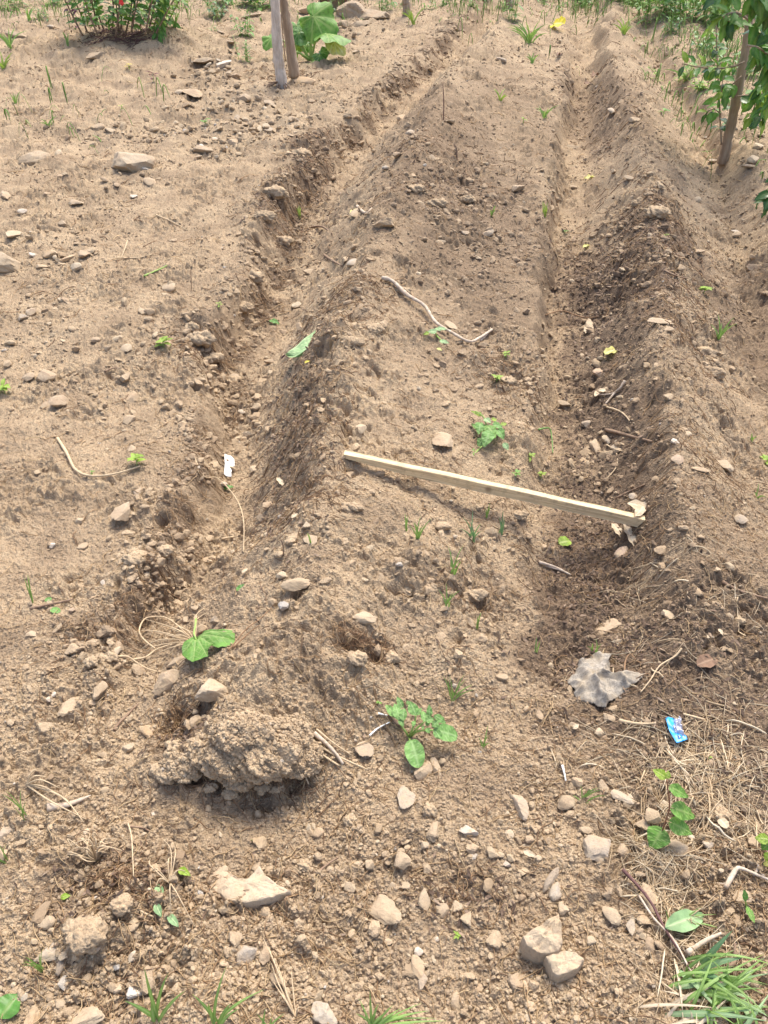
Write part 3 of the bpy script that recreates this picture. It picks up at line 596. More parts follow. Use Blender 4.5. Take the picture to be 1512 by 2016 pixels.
# pixel x, y, long side, short side (pixels), tilt in the picture (degrees), colour, own label or None, height ratio
ST = [
 (254,312,84,62,-12,'p','big pale boulder standing clear on the left bed',.85),(2,508,92,50,0,'t','large tan block cut by the left edge of the frame',.9),
 (12,1636,38,26,80,'g'),(5,1681,28,24,0,'t'),(103,1865,66,36,25,'G','flat light grey kite shaped stone in the bottom left corner area',.3),(93,1812,34,24,0,'b'),(264,1814,28,20,80,'b'),(183,1862,30,20,10,'r'),(123,1892,38,16,80,'g'),
 (462,1842,32,28,0,'b'),(488,1870,42,40,0,'g','rounded grey cobble second from left in the trio below the bitten slab',.7),(520,1874,42,28,70,'b'),(264,1948,34,30,0,'w'),(229,1943,32,20,-10,'p'),(118,1973,26,22,0,'t'),(166,1993,72,42,20,'p','broad pale flat stone at the bottom edge near the left corner',.35),
 (63,1998,46,32,75,'o'),(636,1988,60,36,-20,'G','smooth light grey stone at the bottom edge left of the grass tuft',.6),(755,1780,78,42,-35,'t','long tan stone lying slantwise right of the bitten slab',.5),(686,1742,28,24,30,'t'),(729,1699,20,18,0,'t'),(513,1651,30,24,-50,'o'),
 (505,1704,22,18,80,'b'),(530,1709,20,16,0,'b'),(653,1711,22,18,0,'b'),(304,1601,13,11,0,'w'),(251,1470,27,18,10,'p'),(203,1485,22,14,0,'t'),(716,1467,36,30,-50,'g','flat dark grey chip of stone left of the potato seedling',.25),(626,1636,24,20,0,'t'),
 (800,1563,46,33,75,'G','speckled light grey stone below the potato seedling',.7),(832,1511,38,30,60,'p'),(858,1510,40,17,-75,'p'),(1023,1581,52,28,-62,'G'),(1114,1576,36,26,20,'t'),(923,1633,38,19,0,'w'),(855,1633,35,20,70,'t'),(928,1666,28,26,0,'t'),(835,1660,20,18,0,'p'),
 (790,1691,36,32,20,'t'),(765,1694,20,18,0,'b'),(797,1741,20,18,0,'t'),(837,1769,38,24,75,'t'),(772,1741,24,20,0,'t'),(874,1787,30,26,0,'b'),(897,1780,28,24,0,'t'),(918,1804,32,22,80,'t'),(973,1845,36,32,30,'t'),(825,1870,20,18,0,'w'),
 (968,1880,18,14,60,'p'),(822,1900,45,28,-70,'t'),(832,1929,28,22,80,'g'),(1016,1927,40,28,10,'b'),(898,1968,30,22,80,'t'),(943,1942,26,14,0,'b'),(1086,1729,50,18,45,'G'),(1096,1749,38,22,52,'g'),(1110,1784,28,22,80,'t'),(1204,1797,40,27,-50,'p'),
 (1242,1817,38,20,80,'G'),(1162,1850,22,20,0,'p'),(1194,1754,28,24,20,'b'),(1177,1656,58,50,30,'g','large rough grey stone in the lower right between the path and the vine',.5),(1224,1671,28,26,0,'t'),(1157,1631,34,16,5,'t'),(1227,1561,50,28,-20,'G','light grey chunky stone above the row of tan stones beside the straw',.6),(1238,1580,30,16,0,'t'),
 (1307,1583,30,24,0,'p'),(1287,1603,34,26,-20,'t'),(1265,1618,34,22,-30,'t'),(1330,1661,44,38,-40,'t','blocky tan stone right under the lowest heart leaf of the vine',.8),(1393,1659,24,18,-10,'G'),(1400,1495,22,15,70,'b'),(1285,1772,66,28,-72,'t','tall tan stone leaning against the long dark stem',.6),(1327,1852,24,22,0,'w'),
 (1458,1762,40,34,20,'b'),(1446,1799,34,20,80,'t'),(1280,1857,26,20,80,'b'),(1484,1654,22,20,0,'t'),(1136,1535,22,20,0,'b'),(1189,1543,26,20,80,'b'),(762,1850,22,14,-20,'p'),(860,1847,11,9,0,'w'),(998,1699,15,12,0,'w'),(1041,1651,20,18,0,'b'),
 (241,1008,36,30,60,'p','pale angular stone on the left bed level with the lath'),(156,1023,18,14,0,'p'),(271,968,16,12,80,'g'),(75,928,16,12,0,'t'),(163,1073,22,18,0,'t'),(103,1073,12,10,0,'w'),(203,1146,14,10,0,'w'),(143,1199,12,10,0,'r'),(143,1274,30,24,0,'t'),(65,1247,28,12,0,'p'),
 (329,1337,54,38,30,'b','brown split stone with a flat top left of the mound top',.9),(417,1347,70,50,10,'p','big pale pitted rock half buried on top of the mound end',.7),(143,1385,54,30,48,'t','thin tan slab lying slantwise at the left edge of the soil',.3),(85,1428,36,26,0,'t'),(198,1355,30,26,80,'t'),(183,1380,20,18,0,'t'),(105,1365,12,11,0,'w'),(98,1374,13,11,0,'w'),
 (289,1433,42,26,-20,'o'),(387,1418,27,26,0,'t'),(372,1424,24,22,0,'b'),(402,1411,15,13,0,'t'),(408,1424,13,12,0,'p'),(385,1400,14,12,0,'b'),(420,1433,22,12,75,'G'),(503,1292,17,16,0,'p'),(583,1146,56,26,-5,'t','long tan stone on the central ridge crest below the lath'),(560,1129,26,20,30,'p'),
 (611,1061,28,22,-20,'p'),(575,1061,22,20,0,'t'),(513,1016,24,16,0,'b'),(530,993,24,16,0,'b'),(603,1036,18,16,0,'g'),(425,1219,20,17,0,'d'),(450,1242,32,18,0,'t'),(400,1236,24,18,0,'t'),(716,1212,48,24,-5,'p'),(714,1139,22,12,0,'p'),(384,1196,16,14,0,'t'),(367,1219,16,14,0,'t'),(345,1300,40,16,5,'t'),
 (1197,1227,70,34,-5,'b','flat brown stone in the furrow above the grey rag',.3),(1217,1259,26,10,0,'p'),(1227,1086,34,22,20,'r','pinkish orange stone fragment in the furrow below the lath end'),(1315,1209,32,22,-10,'p'),(1247,975,18,14,30,'G'),(1149,907,18,14,0,'o'),(870,1036,36,20,0,'s'),(1207,1395,20,16,30,'t'),(1199,1411,28,17,-20,'t'),
 (1178,1440,19,18,0,'p'),(1460,1020,36,22,-10,'g'),(988,1330,24,16,-20,'t'),(1063,1405,20,14,75,'b'),(1126,1425,17,12,0,'t'),(1305,1078,42,20,15,'b'),(1410,1119,15,12,0,'p'),
 (28,460,28,22,-40,'p'),(65,500,15,12,0,'w'),(100,498,28,20,0,'o'),(83,524,25,13,0,'t'),(118,518,20,9,0,'t'),(138,505,26,11,40,'o'),(166,498,24,20,0,'b'),(332,563,23,19,-30,'p'),(342,473,18,12,0,'t'),(45,621,21,19,0,'G'),(63,613,19,18,0,'G'),
 (281,612,27,12,-5,'p'),(249,684,27,18,0,'p','pale knobbly stone beside the red tipped seedling on the left bed'),(246,741,24,18,-30,'t'),(188,669,20,14,0,'b'),(212,683,16,12,0,'b'),(88,739,34,24,-20,'b'),(58,741,26,20,0,'b'),(120,787,40,32,-10,'b','rounded brown lump of stone on the left bed right of its smaller twin',.7),(93,797,24,18,0,'b'),(254,824,25,18,0,'t'),
 (261,777,24,16,-75,'t'),(17,716,15,12,0,'t'),(259,882,18,14,0,'p'),(135,593,34,10,-20,'b'),(608,533,23,12,0,'t'),(696,515,20,18,80,'G'),(681,510,14,12,0,'p'),(591,641,22,20,0,'t'),(535,710,28,12,5,'b'),(508,779,20,17,0,'t'),(505,799,18,13,0,'t'),
 (502,822,14,8,0,'p'),(558,651,18,12,0,'b'),(711,844,25,19,0,'p'),(636,794,13,11,0,'o'),(460,741,26,14,-10,'b'),(538,857,10,9,0,'r'),
 (870,862,42,28,-50,'p','pale wedge of stone left of the leafy weed clump on the ridge',.6),(1154,832,24,19,0,'g'),(1172,877,28,18,-70,'t'),(1194,865,18,14,75,'g'),(1297,635,56,15,3,'p','long thin pale slab on the crest of the right ridge',.5),(1311,646,28,11,0,'t'),(1164,638,26,14,70,'p'),(1327,867,22,12,10,'w'),(1335,902,24,16,20,'r'),
 (1423,912,30,20,-40,'p'),(1375,922,44,10,-3,'t'),(1315,782,20,14,0,'t'),(1111,792,25,11,-5,'p'),(1182,729,24,18,30,'r'),(1481,524,40,20,20,'b'),(1448,456,20,10,0,'w'),(885,638,26,12,-30,'p'),(1350,852,22,12,0,'p'),(1375,493,18,13,-50,'t'),(940,505,13,7,-20,'p'),(865,475,28,8,-5,'p'),
 (69,312,56,30,10,'t','jagged tan rock left of the big boulder on the left bed',.7),(116,301,16,14,0,'p'),(190,108,38,22,10,'t','tan rock with a pale tip below the flowering bush',.7),(100,52,14,9,-10,'G'),(32,69,44,14,5,'t'),(378,180,48,20,-25,'t','long tan slab in the rubble below the stone with the dark hollow',.5),(352,182,18,12,0,'p'),(397,116,46,22,-10,'t','tan slab bridging the dark hollow in the bank',.4),
 (439,124,24,15,20,'w','bright whitish stone right of the dark hollow'),(479,190,26,20,-70,'t'),(529,201,32,12,-25,'p'),(418,141,20,12,0,'t'),(463,148,26,11,-10,'b'),(452,145,14,8,0,'t'),(595,155,38,26,-30,'o','blocky brown stone propped at the foot of the left trunks',.8),(614,198,15,10,0,'b'),(399,291,32,22,-15,'b'),(460,278,30,14,0,'t'),
 (389,307,20,8,0,'p'),(423,272,15,7,0,'w'),(193,248,26,15,0,'t'),(220,256,30,9,-15,'p'),(148,397,34,15,-10,'p'),(45,415,19,12,0,'w'),(262,386,17,9,0,'w'),(296,357,26,14,-20,'t'),(124,439,18,10,0,'t'),(119,346,15,11,0,'t'),(10,383,28,13,-30,'t'),(90,378,19,12,0,'b'),
 (205,352,16,10,0,'b'),(232,362,18,9,0,'b'),(529,254,17,13,0,'G'),(574,233,14,12,0,'p'),(465,230,18,10,-80,'G'),(288,267,14,8,0,'o'),(497,254,24,11,0,'t'),(569,299,13,11,0,'o'),(756,457,42,26,-15,'o','squarish orange brown stone on the central ridge crest',.8),(703,416,30,14,40,'p'),(574,267,22,8,0,'t'),(339,474,16,9,0,'t'),
 (452,82,26,8,-25,'d','dark slate chip sticking from the bank in the rubble'),(434,63,16,7,-10,'d'),(738,27,54,30,-15,'t','large smooth tan boulder at the right end of the far stone heap',.8),(693,18,44,34,-30,'b','brown boulder second from the right in the far stone heap',.9),(709,46,34,18,10,'t'),(680,46,26,16,0,'t'),
 (608,24,40,12,10,'b'),(497,29,40,10,10,'b'),(701,103,17,8,0,'p'),(984,115,24,10,-38,'g'),(1098,130,11,8,60,'p'),(1098,112,13,7,0,'p'),(1204,217,14,11,60,'G'),(812,265,22,13,10,'G'),(884,246,16,13,-70,'t'),(793,232,22,14,40,'t'),(849,325,18,11,0,'t'),(1127,288,44,10,0,'p'),
 (1016,370,26,15,20,'b'),(1132,368,26,8,0,'t'),(1304,418,22,11,-20,'p'),(1241,352,20,9,-20,'p'),(1209,336,14,11,0,'t'),(1246,238,22,11,-10,'b'),(1484,312,20,16,60,'p'),(1492,286,22,12,20,'p'),(1450,460,18,10,0,'p'),(916,457,18,10,-10,'g'),(961,455,17,12,20,'g'),(760,328,15,10,60,'G'),
 (783,320,22,12,50,'b'),(1474,328,20,10,-30,'b'),(1405,317,22,12,0,'g'),
]
def polystone(outline, label, col, thick, seed, cat='stone', name='stone', conv=None):
    """a stone with the plan of its outline, its own thickness and broken edges"""
    pts = np.array(outline, float)
    if conv: pts = np.stack([conv[0] + pts[:, 0] * conv[2], conv[1] + pts[:, 1] * conv[2]], 1)
    c0 = pts.mean(0); g = ground(*c0); W = np.array([lift(p[0], p[1], g[2], thick * .6) for p in pts]); cc = W.mean(0)[:2]
    n = len(W); na = 96; seg = np.linspace(0, n, na, endpoint=False); i = seg.astype(int); u = (seg - i)[:, None]; E = W[i % n, :2] * (1 - u) + W[(i + 1) % n, :2] * u
    r = np.random.default_rng(seed); th = np.linspace(0, 2 * np.pi, na, endpoint=False)
    E = cc + (E - cc) * (1 + .025 * gn(np.arange(na) * .35, np.zeros(na), seed))[:, None]
    tilt = r.normal(0, .06, 2); V = []; rings = [(.0, 1.), (.2, 1.), (.4, 1), (.6, 1.), (.78, .99), (.9, .98), (.955, .95), (.985, .86), (1.005, .5), (1.015, .1), (.98, -.6)]
    V.append((cc[0], cc[1], g[2] + thick))
    for q, h in rings[1:]:
        X = cc[0] + (E[:, 0] - cc[0]) * q; Y = cc[1] + (E[:, 1] - cc[1]) * q
        Z = g[2] + thick * h + (thick * .16 * fbm(X * 45 + seed, Y * 45, 3, seed) + tilt[0] * (X - cc[0]) + tilt[1] * (Y - cc[1])) * min(1, 2 * max(h, 0)); V += list(zip(X, Y, Z))
    k = len(rings) - 1; f = [(0, 1 + j, 1 + (j + 1) % na) for j in range(na)] + [(1 + (a) * na + j, 1 + (a + 1) * na + j, 1 + (a + 1) * na + (j + 1) % na, 1 + a * na + (j + 1) % na) for a in range(k - 1) for j in range(na)]
    V = np.array(V) - np.array([cc[0], cc[1], g[2]])
    o = mk(name, V, f, M['stone'], loc=(cc[0], cc[1], g[2])); o.data.set_sharp_from_angle(angle=R(28)); o.color = (*[k * .92 for k in COL[col]], 1); return tag(o, label, cat, 'stones lying on the soil')
Z7 = (0, 1450, .5026); Z8 = (752, 1450, .5026)
polystone([(805,540),(835,510),(870,515),(900,545),(930,562),(985,565),(1008,545),(1022,518),(1048,562),(1095,600),(1145,630),(1100,650),(1040,665),(960,675),(890,655),(860,625),(815,590)], 'large pale flat slab with a bite out of its top edge', 'p', .034, 3, conv=Z7)
polystone([(545,800),(600,760),(640,735),(690,705),(700,760),(703,830),(690,852),(650,864),(600,860),(558,838)], 'large pointed tan stone at the lower right resting against a flat one', 't', .045, 4, conv=Z8)
polystone([(636,872),(700,845),(760,855),(792,882),(760,925),(690,950),(665,935)], 'pale kite shaped flat stone just below the large pointed stone', 'p', .03, 5, conv=Z8)
LM = [('the big pale boulder', 254, 312), ('the squash plant', 620, 110), ('the leaning tree on the right', 1430, 300), ('the bent dead stick', 860, 620), ('the folded pale leaf', 595, 675), ('the wooden lath', 960, 960), ('the white plastic scrap', 452, 920),
      ('the torn green leaf', 410, 1280), ('the potato seedling', 820, 1430), ('the grey rag', 1175, 1350), ('the blue wrapper', 1330, 1437), ('the heart leaved vine', 1320, 1600), ('the bitten slab', 490, 1742), ('the big pointed stone', 1070, 1845), ('the leafy weed clump', 960, 845),
      ('the yellow leaf in the furrow', 1207, 687), ('the far stone heap', 710, 30), ('the dark stem', 1290, 1800), ('the mound end', 450, 1450), ('the left edge block', 20, 510), ('the brown lump pair', 108, 790), ('the curved dry root', 190, 920), ('the flowering bush', 260, 60),
      ('the pale dead grass', 190, 1660), ('the orange stone on the crest', 756, 457), ('the red tipped seedling', 325, 668), ('the short dark furrow twig', 1240, 860), ('the yellow scrap far up', 1096, 45), ('the kite stone at lower left', 103, 1865), ('the lance shaped leaf', 1355, 1815)]
used = {}
def rel_label(px, py, head):
    ds = sorted((((px - a) ** 2 + ((py - b) * 1.3) ** 2) ** .5, n, a, b) for n, a, b in LM)
    for d, n, a, b in ds:
        if d < 14: continue
        ang = math.degrees(math.atan2(-(py - b), px - a)) % 360
        w_ = ['right of', 'up and right of', 'beyond', 'up and left of', 'left of', 'down and left of', 'below', 'down and right of'][int(((ang + 22.5) % 360) // 45)]
        how = 'just ' if d < 55 else ('a little way ' if d < 120 else 'well ')
        t = f'{head} {how}{w_} {n}'
        if t not in used and len(t.split()) <= 16: used[t] = 1; return t
    return f'{head} {how}{w_} {n}'
def build_stones():
    pp, tt = place([s[0] for s in ST], [s[1] + .28 * s[3] for s in ST]); sh = [facet(ICO[3][0], 500 + k, 8 + k % 6, .40, .92, .03) for k in range(24)]
    med = [40, 24]
    for i, s in enumerate(ST):
        px, py, a, b, ang, col = s[:6]; lab = s[6] if len(s) > 6 else None; hr = s[7] if len(s) > 7 else .8
        base = pp[i]; mpp = float(dist_of(tt[i], px, py)) / F; e = math.asin(min(1, (CAMZ - base[2]) / tt[i]))
        dx, dy = a * math.cos(R(ang)), a * math.sin(R(ang)); hh = hr * b * mpp
        st = max(.3, math.sin(e)); lx, ly = dx * mpp, dy * mpp / st; la = math.hypot(lx, ly); la = min(la, a * mpp * 1.8); head = math.atan2(ly, lx)
        bx, by = -b * math.sin(R(ang)) * mpp, b * math.cos(R(ang)) * mpp / st; lb = min(max(math.sqrt(max((b * mpp) ** 2 - (hh * math.cos(e)) ** 2, 0)) / max(math.sin(e), .3), .8 * b * mpp), 1.5 * b * mpp)
        big = a > 40; v, f = ICO[4] if big else ICO[3]; p = facet(v, 900 + i, 9 + i % 6, .45, .92, .04) if big else sh[i % 24]
        if hr < .4: hh = hr * b * mpp * 1.2
        q = p / np.abs(p).max(0) * np.array([la, lb, max(hh, .35 * lb)]) * .5 * 1.08
        rr = np.random.default_rng(i); t1, t2 = rr.normal(0, .14, 2); Rm = Matrix.Rotation(head, 3, 'Z') @ Matrix.Rotation(t1, 3, 'X') @ Matrix.Rotation(t2, 3, 'Y'); q = q @ np.array(Rm).T
        o = mk('stone' if col != 's' else 'soil_clod', q, f, M['stone'] if col != 's' else M['clod'], loc=(base[0], base[1], base[2] + .5 * max(hh, .35 * lb) * .36), smooth=True, attrs={'damp_shade': np.full(len(q), .15)} if col == 's' else None)
        o.data.set_sharp_from_angle(angle=R(24))
        if col != 's': k = rr.uniform(.72, .98) if col != 'w' else 1; o.color = (*[min(.9, c * k) for c in COL[col]], 1)
        if not lab:
            size = 'large' if a > 45 else ('fist sized' if a > 34 else ('small' if a > 19 else 'tiny')); form = 'flat' if b < .5 * a else ('angular' if i % 3 else 'rounded')
            size = 'sizeable' if size == 'fist sized' else size
            lab = rel_label(px, py, f'{size} {form} {CN[col]} ' + ('stone' if col != 's' else 'clod'))
        tag(o, lab, 'stone' if col != 's' else 'clod', 'stones lying on the soil')
build_stones()
CL = [(455, 1555, 30, 22), (345, 1462, 34, 26), (415, 1545, 24, 18), (310, 1510, 30, 22), (540, 1550, 24, 16), (400, 1468, 34, 24), (610, 1475, 26, 18), (172, 1828, 66, 52), (302, 1716, 34, 28), (400, 660, 46, 32), (420, 700, 36, 24), (380, 640, 30, 24), (262, 1095, 44, 26), (325, 1080, 34, 24),
      (590, 300, 40, 24), (545, 372, 44, 26), (520, 420, 40, 24), (560, 470, 36, 24), (500, 540, 40, 26), (480, 600, 36, 24), (455, 745, 34, 22), (695, 690, 46, 26), (735, 655, 40, 26), (790, 570, 40, 20), (930, 1165, 50, 28), (800, 1160, 36, 22), (690, 1000, 40, 24), (1290, 430, 44, 26), (1260, 395, 30, 20),
      (1385, 690, 40, 30), (1410, 730, 34, 22), (1000, 745, 36, 24), (1020, 1010, 36, 18), (845, 1590, 26, 24), (690, 1610, 28, 22), (850, 1640, 22, 20), (700, 1290, 50, 26), (770, 1290, 34, 24), (240, 1775, 40, 28), (600, 1700, 26, 20), (215, 1290, 34, 22), (180, 1300, 26, 20), (1420, 1600, 30, 20), (860, 402, 36, 20), (820, 385, 30, 20), (920, 390, 28, 18), (330, 1520, 40, 30), (520, 1540, 34, 26), (590, 1510, 30, 24)]
def clod(px, py, a, b, i):
    base = ground(px, py + b * .3); mpp = np.linalg.norm(base - np.array([0, 0, CAMZ])) / F; v, f = ICO[4]; rr = np.random.default_rng(i + 70)
    o3 = rr.uniform(0, 40, 3); n = fbm(v[:, 0] * 1.6 + o3[0] + v[:, 2], v[:, 1] * 1.6 + o3[1] - v[:, 2] * .7, 5, i + 3, .6); w1, _ = worley(v[:, 0] * 5 + o3[2] + v[:, 2] * 3, v[:, 1] * 5 + v[:, 2] * 4, i)
    q = v * (1 + .38 * n - .2 * w1)[:, None] * np.array([a, b * 1.2, b * .8]) * .5 * mpp
    o = mk('soil_clod', q, f, M['clod'], loc=(base[0], base[1], base[2] + .1 * b * mpp), attrs={'damp_shade': np.clip(.05 + .4 * (w1 > .62), 0, .3)})  # colour goes darker in the creases carved between the grains
    lab = 'large round ball of soil in the lower left beside the root mat' if i == 7 else rel_label(px, py, f"{'large' if a > 45 else 'small'} {'knobbly' if i % 2 else 'crumbly'} clod of dry soil")
    tag(o, lab, 'clod', 'clods of dry soil')
for i, c in enumerate(CL): clod(*c, i)
# ------------------------------------------------------------------ mound end: big crumbly lumps that overhang
def lump(px, py, wx, wy, hh, seed, label, rz=0.):
    import bmesh
    base = ground(px, py); mpp = np.linalg.norm(base - np.array([0, 0, CAMZ])) / F; v, f = ico(6)
    d = v; rr = np.random.default_rng(seed); o = rr.uniform(0, 30, 3)
    A = d[:, 0] + .6 * d[:, 2]; B = d[:, 1] - .5 * d[:, 2]
    q = 1 + .30 * fbm(A * 1.9 + o[0], B * 2.1 + o[1], 2, seed) + .14 * np.abs(fbm(A * 5 + o[1], B * 5 + o[2], 4, seed + 2, .6)) + .0
    w1, c1 = worley(A * 9 + o[2], B * 9, seed + 5); q += .04 * np.sqrt(np.maximum(.35 - w1 * w1, 0)) * (c1 > .3); w2, c2 = worley(A * 24, B * 24 + d[:, 2] * 9, seed + 8); q += .015 * np.sqrt(np.maximum(.35 - w2 * w2, 0)) * (c2 > .55)
    P = d * q[:, None] * np.array([wx * mpp, wy * mpp * 1.15, hh]) * .5
    P[:, 2] = np.where(P[:, 2] > 0, P[:, 2] * .75, P[:, 2])
    c, s = math.cos(rz), math.sin(rz); P = np.stack([P[:, 0] * c - P[:, 1] * s, P[:, 0] * s + P[:, 1] * c, P[:, 2]], 1)
    ob = mk('soil_clod', P, f, M['clod'], loc=(base[0], base[1], base[2] - hh * .02), attrs={'damp_shade': np.clip(.02 + .15 * fbm(A * 5, B * 5, 2, 4), 0, .3)})
    tag(ob, label, 'clod', 'clods of dry soil')
lump(520, 1478, 120, 84, .085, 1, 'widest overhanging lump of crumbly soil at the front of the mound end')
lump(452, 1484, 96, 80, .085, 2, 'rounded soil lump at the front of the mound end above hanging roots', .3)
lump(362, 1502, 74, 58, .06, 3, 'detached soil lump at the far left of the mound end')
lump(580, 1488, 90, 64, .07, 4, 'soil lump at the right shoulder of the mound end by the straw bundle', -.3)
lump(470, 1532, 60, 38, .035, 9, 'small soil lump fallen below the middle of the mound end')
lump(405, 1478, 66, 56, .06, 12, 'soil lump between the detached one and the front of the mound end', .5)
lump(545, 1448, 110, 70, .07, 14, 'low soil lump on top of the mound end behind the front ones')
lump(480, 1440, 110, 70, .07, 15, 'low soil lump on the left of the mound top behind the grey chip')
def dress():
    """crumbs and gravel resting on the lumps"""
    r = np.random.default_rng(8); X = []
    for o in [o for o in C.objects if o.name.startswith('soil_clod') and len(o.data.vertices) > 5000]:
        n = len(o.data.vertices); co = np.empty(n * 3); o.data.vertices.foreach_get('co', co); no = np.empty(n * 3); o.data.vertices.foreach_get('normal', no); co = co.reshape(-1, 3) + np.array(o.location); no = no.reshape(-1, 3); w_ = np.nonzero(no[:, 2] > .25)[0]; X.append(co[r.choice(w_, min(len(w_), 900), False)])
    P = np.concatenate(X); n = len(P); V, Fc = ICO[1]; nv = len(V); sh = np.stack([facet(V, 60 + k, 9, .42, .95, .05) for k in range(14)])[r.integers(0, 14, n)]; size = .0035 * 4 ** (r.uniform(0, 1, n) ** 2.2)
    Q = np.einsum('nij,nvj->nvi', rotm(n, r, .8), sh * (size * .5)[:, None, None] * r.uniform(.7, 1.3, (n, 1, 3))) + (P + np.array([0, 0, 1.]) * (size * .15)[:, None])[:, None]
    f = (Fc[None] + (np.arange(n) * nv)[:, None, None]).reshape(-1, 3); tag(mk('soil_crumbs', Q.reshape(-1, 3), f, M['pebble'], attrs={'damp_shade': np.repeat(r.uniform(0, .1, n), nv), 'own': np.repeat((r.uniform(0, 1, n) < .3) * .7, nv), 'tone': np.repeat(r.beta(2.2, 2.4, n), nv)}, smooth=False), 'fine crumbs of dry soil resting on the lumps of the mound end', 'gravel', kind='stuff')
dress()

# ------------------------------------------------------------------ the lath
def lath():
    w0, h_, nx = .020, .034, 60; A, B = LA, LB; d = B - A; Ln = np.linalg.norm(d); d /= Ln; s = np.cross(UP, d); s /= np.linalg.norm(s); u = np.cross(d, s)
    t = .14; s, u = s * math.cos(t) + u * math.sin(t), u * math.cos(t) - s * math.sin(t)
    V = []; prof = [(-1, -1), (-1, 1), (1, 1), (1, -1)]; bev = .0016; ring = []
    for a, b in prof:
        for da, db in (((0, -b), (-a, 0)) if (a * b > 0) else ((-a, 0), (0, -b))): ring.append((a * w0 / 2 + da * bev, b * h_ / 2 + db * bev))
    c = (A + B) / 2; r = np.random.default_rng(3)
    for i in range(nx + 1):
        q = i / nx; tp = .45 + .55 * min(1, q / .28); cr = .004 * math.sin(q * 3.1) + .0008 * math.sin(q * 23); skew = -.011 if i == nx else 0
        for (x, z) in ring: V.append(A + d * (Ln * q + (0 if i < nx else (-.006 if z < 0 else .004))) + s * (x + cr) + u * ((z - h_ / 2) * tp + h_ / 2 + r.normal(0, .0001)) - c)
    k = 8; f = [(i * k + j, i * k + (j + 1) % k, (i + 1) * k + (j + 1) % k, (i + 1) * k + j) for i in range(nx) for j in range(k)] + [tuple(range(k))[::-1], tuple(nx * k + j for j in range(k))]
    m, t_, b = new_mat('sawn_wood', .8, .2); pos = N(t_, 'ShaderNodeTexCoord').outputs['Object']
    rot = N(t_, 'ShaderNodeMapping'); e = Matrix((tuple(d), tuple(s), tuple(u))).to_euler(); rot.inputs['Rotation'].default_value = tuple(e); rot.inputs['Scale'].default_value = (1, 1, 1); L(t_, pos, rot.inputs[0])
    mp = N(t_, 'ShaderNodeMapping'); mp.inputs['Scale'].default_value = (3.5, 150, 150); L(t_, rot.outputs[0], mp.inputs[0])
    n = noise(t_, 1., 4, .6, mp.outputs[0], 1.4); n2 = noise(t_, 14, 3, .5, rot.outputs[0])
    c_ = ramp(t_, n.outputs[0], [(.32, (.44, .31, .17)), (.46, (.74, .58, .34)), (.7, (.88, .73, .46))]).outputs[0]
    c_ = mix(t_, ramp(t_, n2.outputs[0], [(.4, (0,) * 3), (.75, (.45,) * 3)]).outputs[0], c_, (.50, .40, .28))
    c_ = mix(t_, ramp(t_, noise(t_, 38, 5, .7, pos).outputs[0], [(.52, (0,) * 3), (.72, (.7,) * 3)]).outputs[0], c_, (.38, .29, .18))
    dk = N(t_, 'ShaderNodeVectorMath', operation='DISTANCE'); L(t_, pos, dk.inputs[0]); dk.inputs[1].default_value = tuple(d * (-.01) - s * w0 * .5)
    c_ = mix(t_, ramp(t_, dk.outputs['Value'], [(.0, (.9,) * 3), (.006, (.8,) * 3), (.013, (0,) * 3)]).outputs[0], c_, (.22, .14, .08))
    L(t_, c_, b.inputs['Base Color']); bump(t_, b, n.outputs[0], .5, .001)
    o = mk('wooden_lath', np.array(V), f, m, loc=tuple(c), smooth=False); tag(o, 'long pale sawn wooden lath lying across the central ridge and furrow', 'wooden strip')
lath()

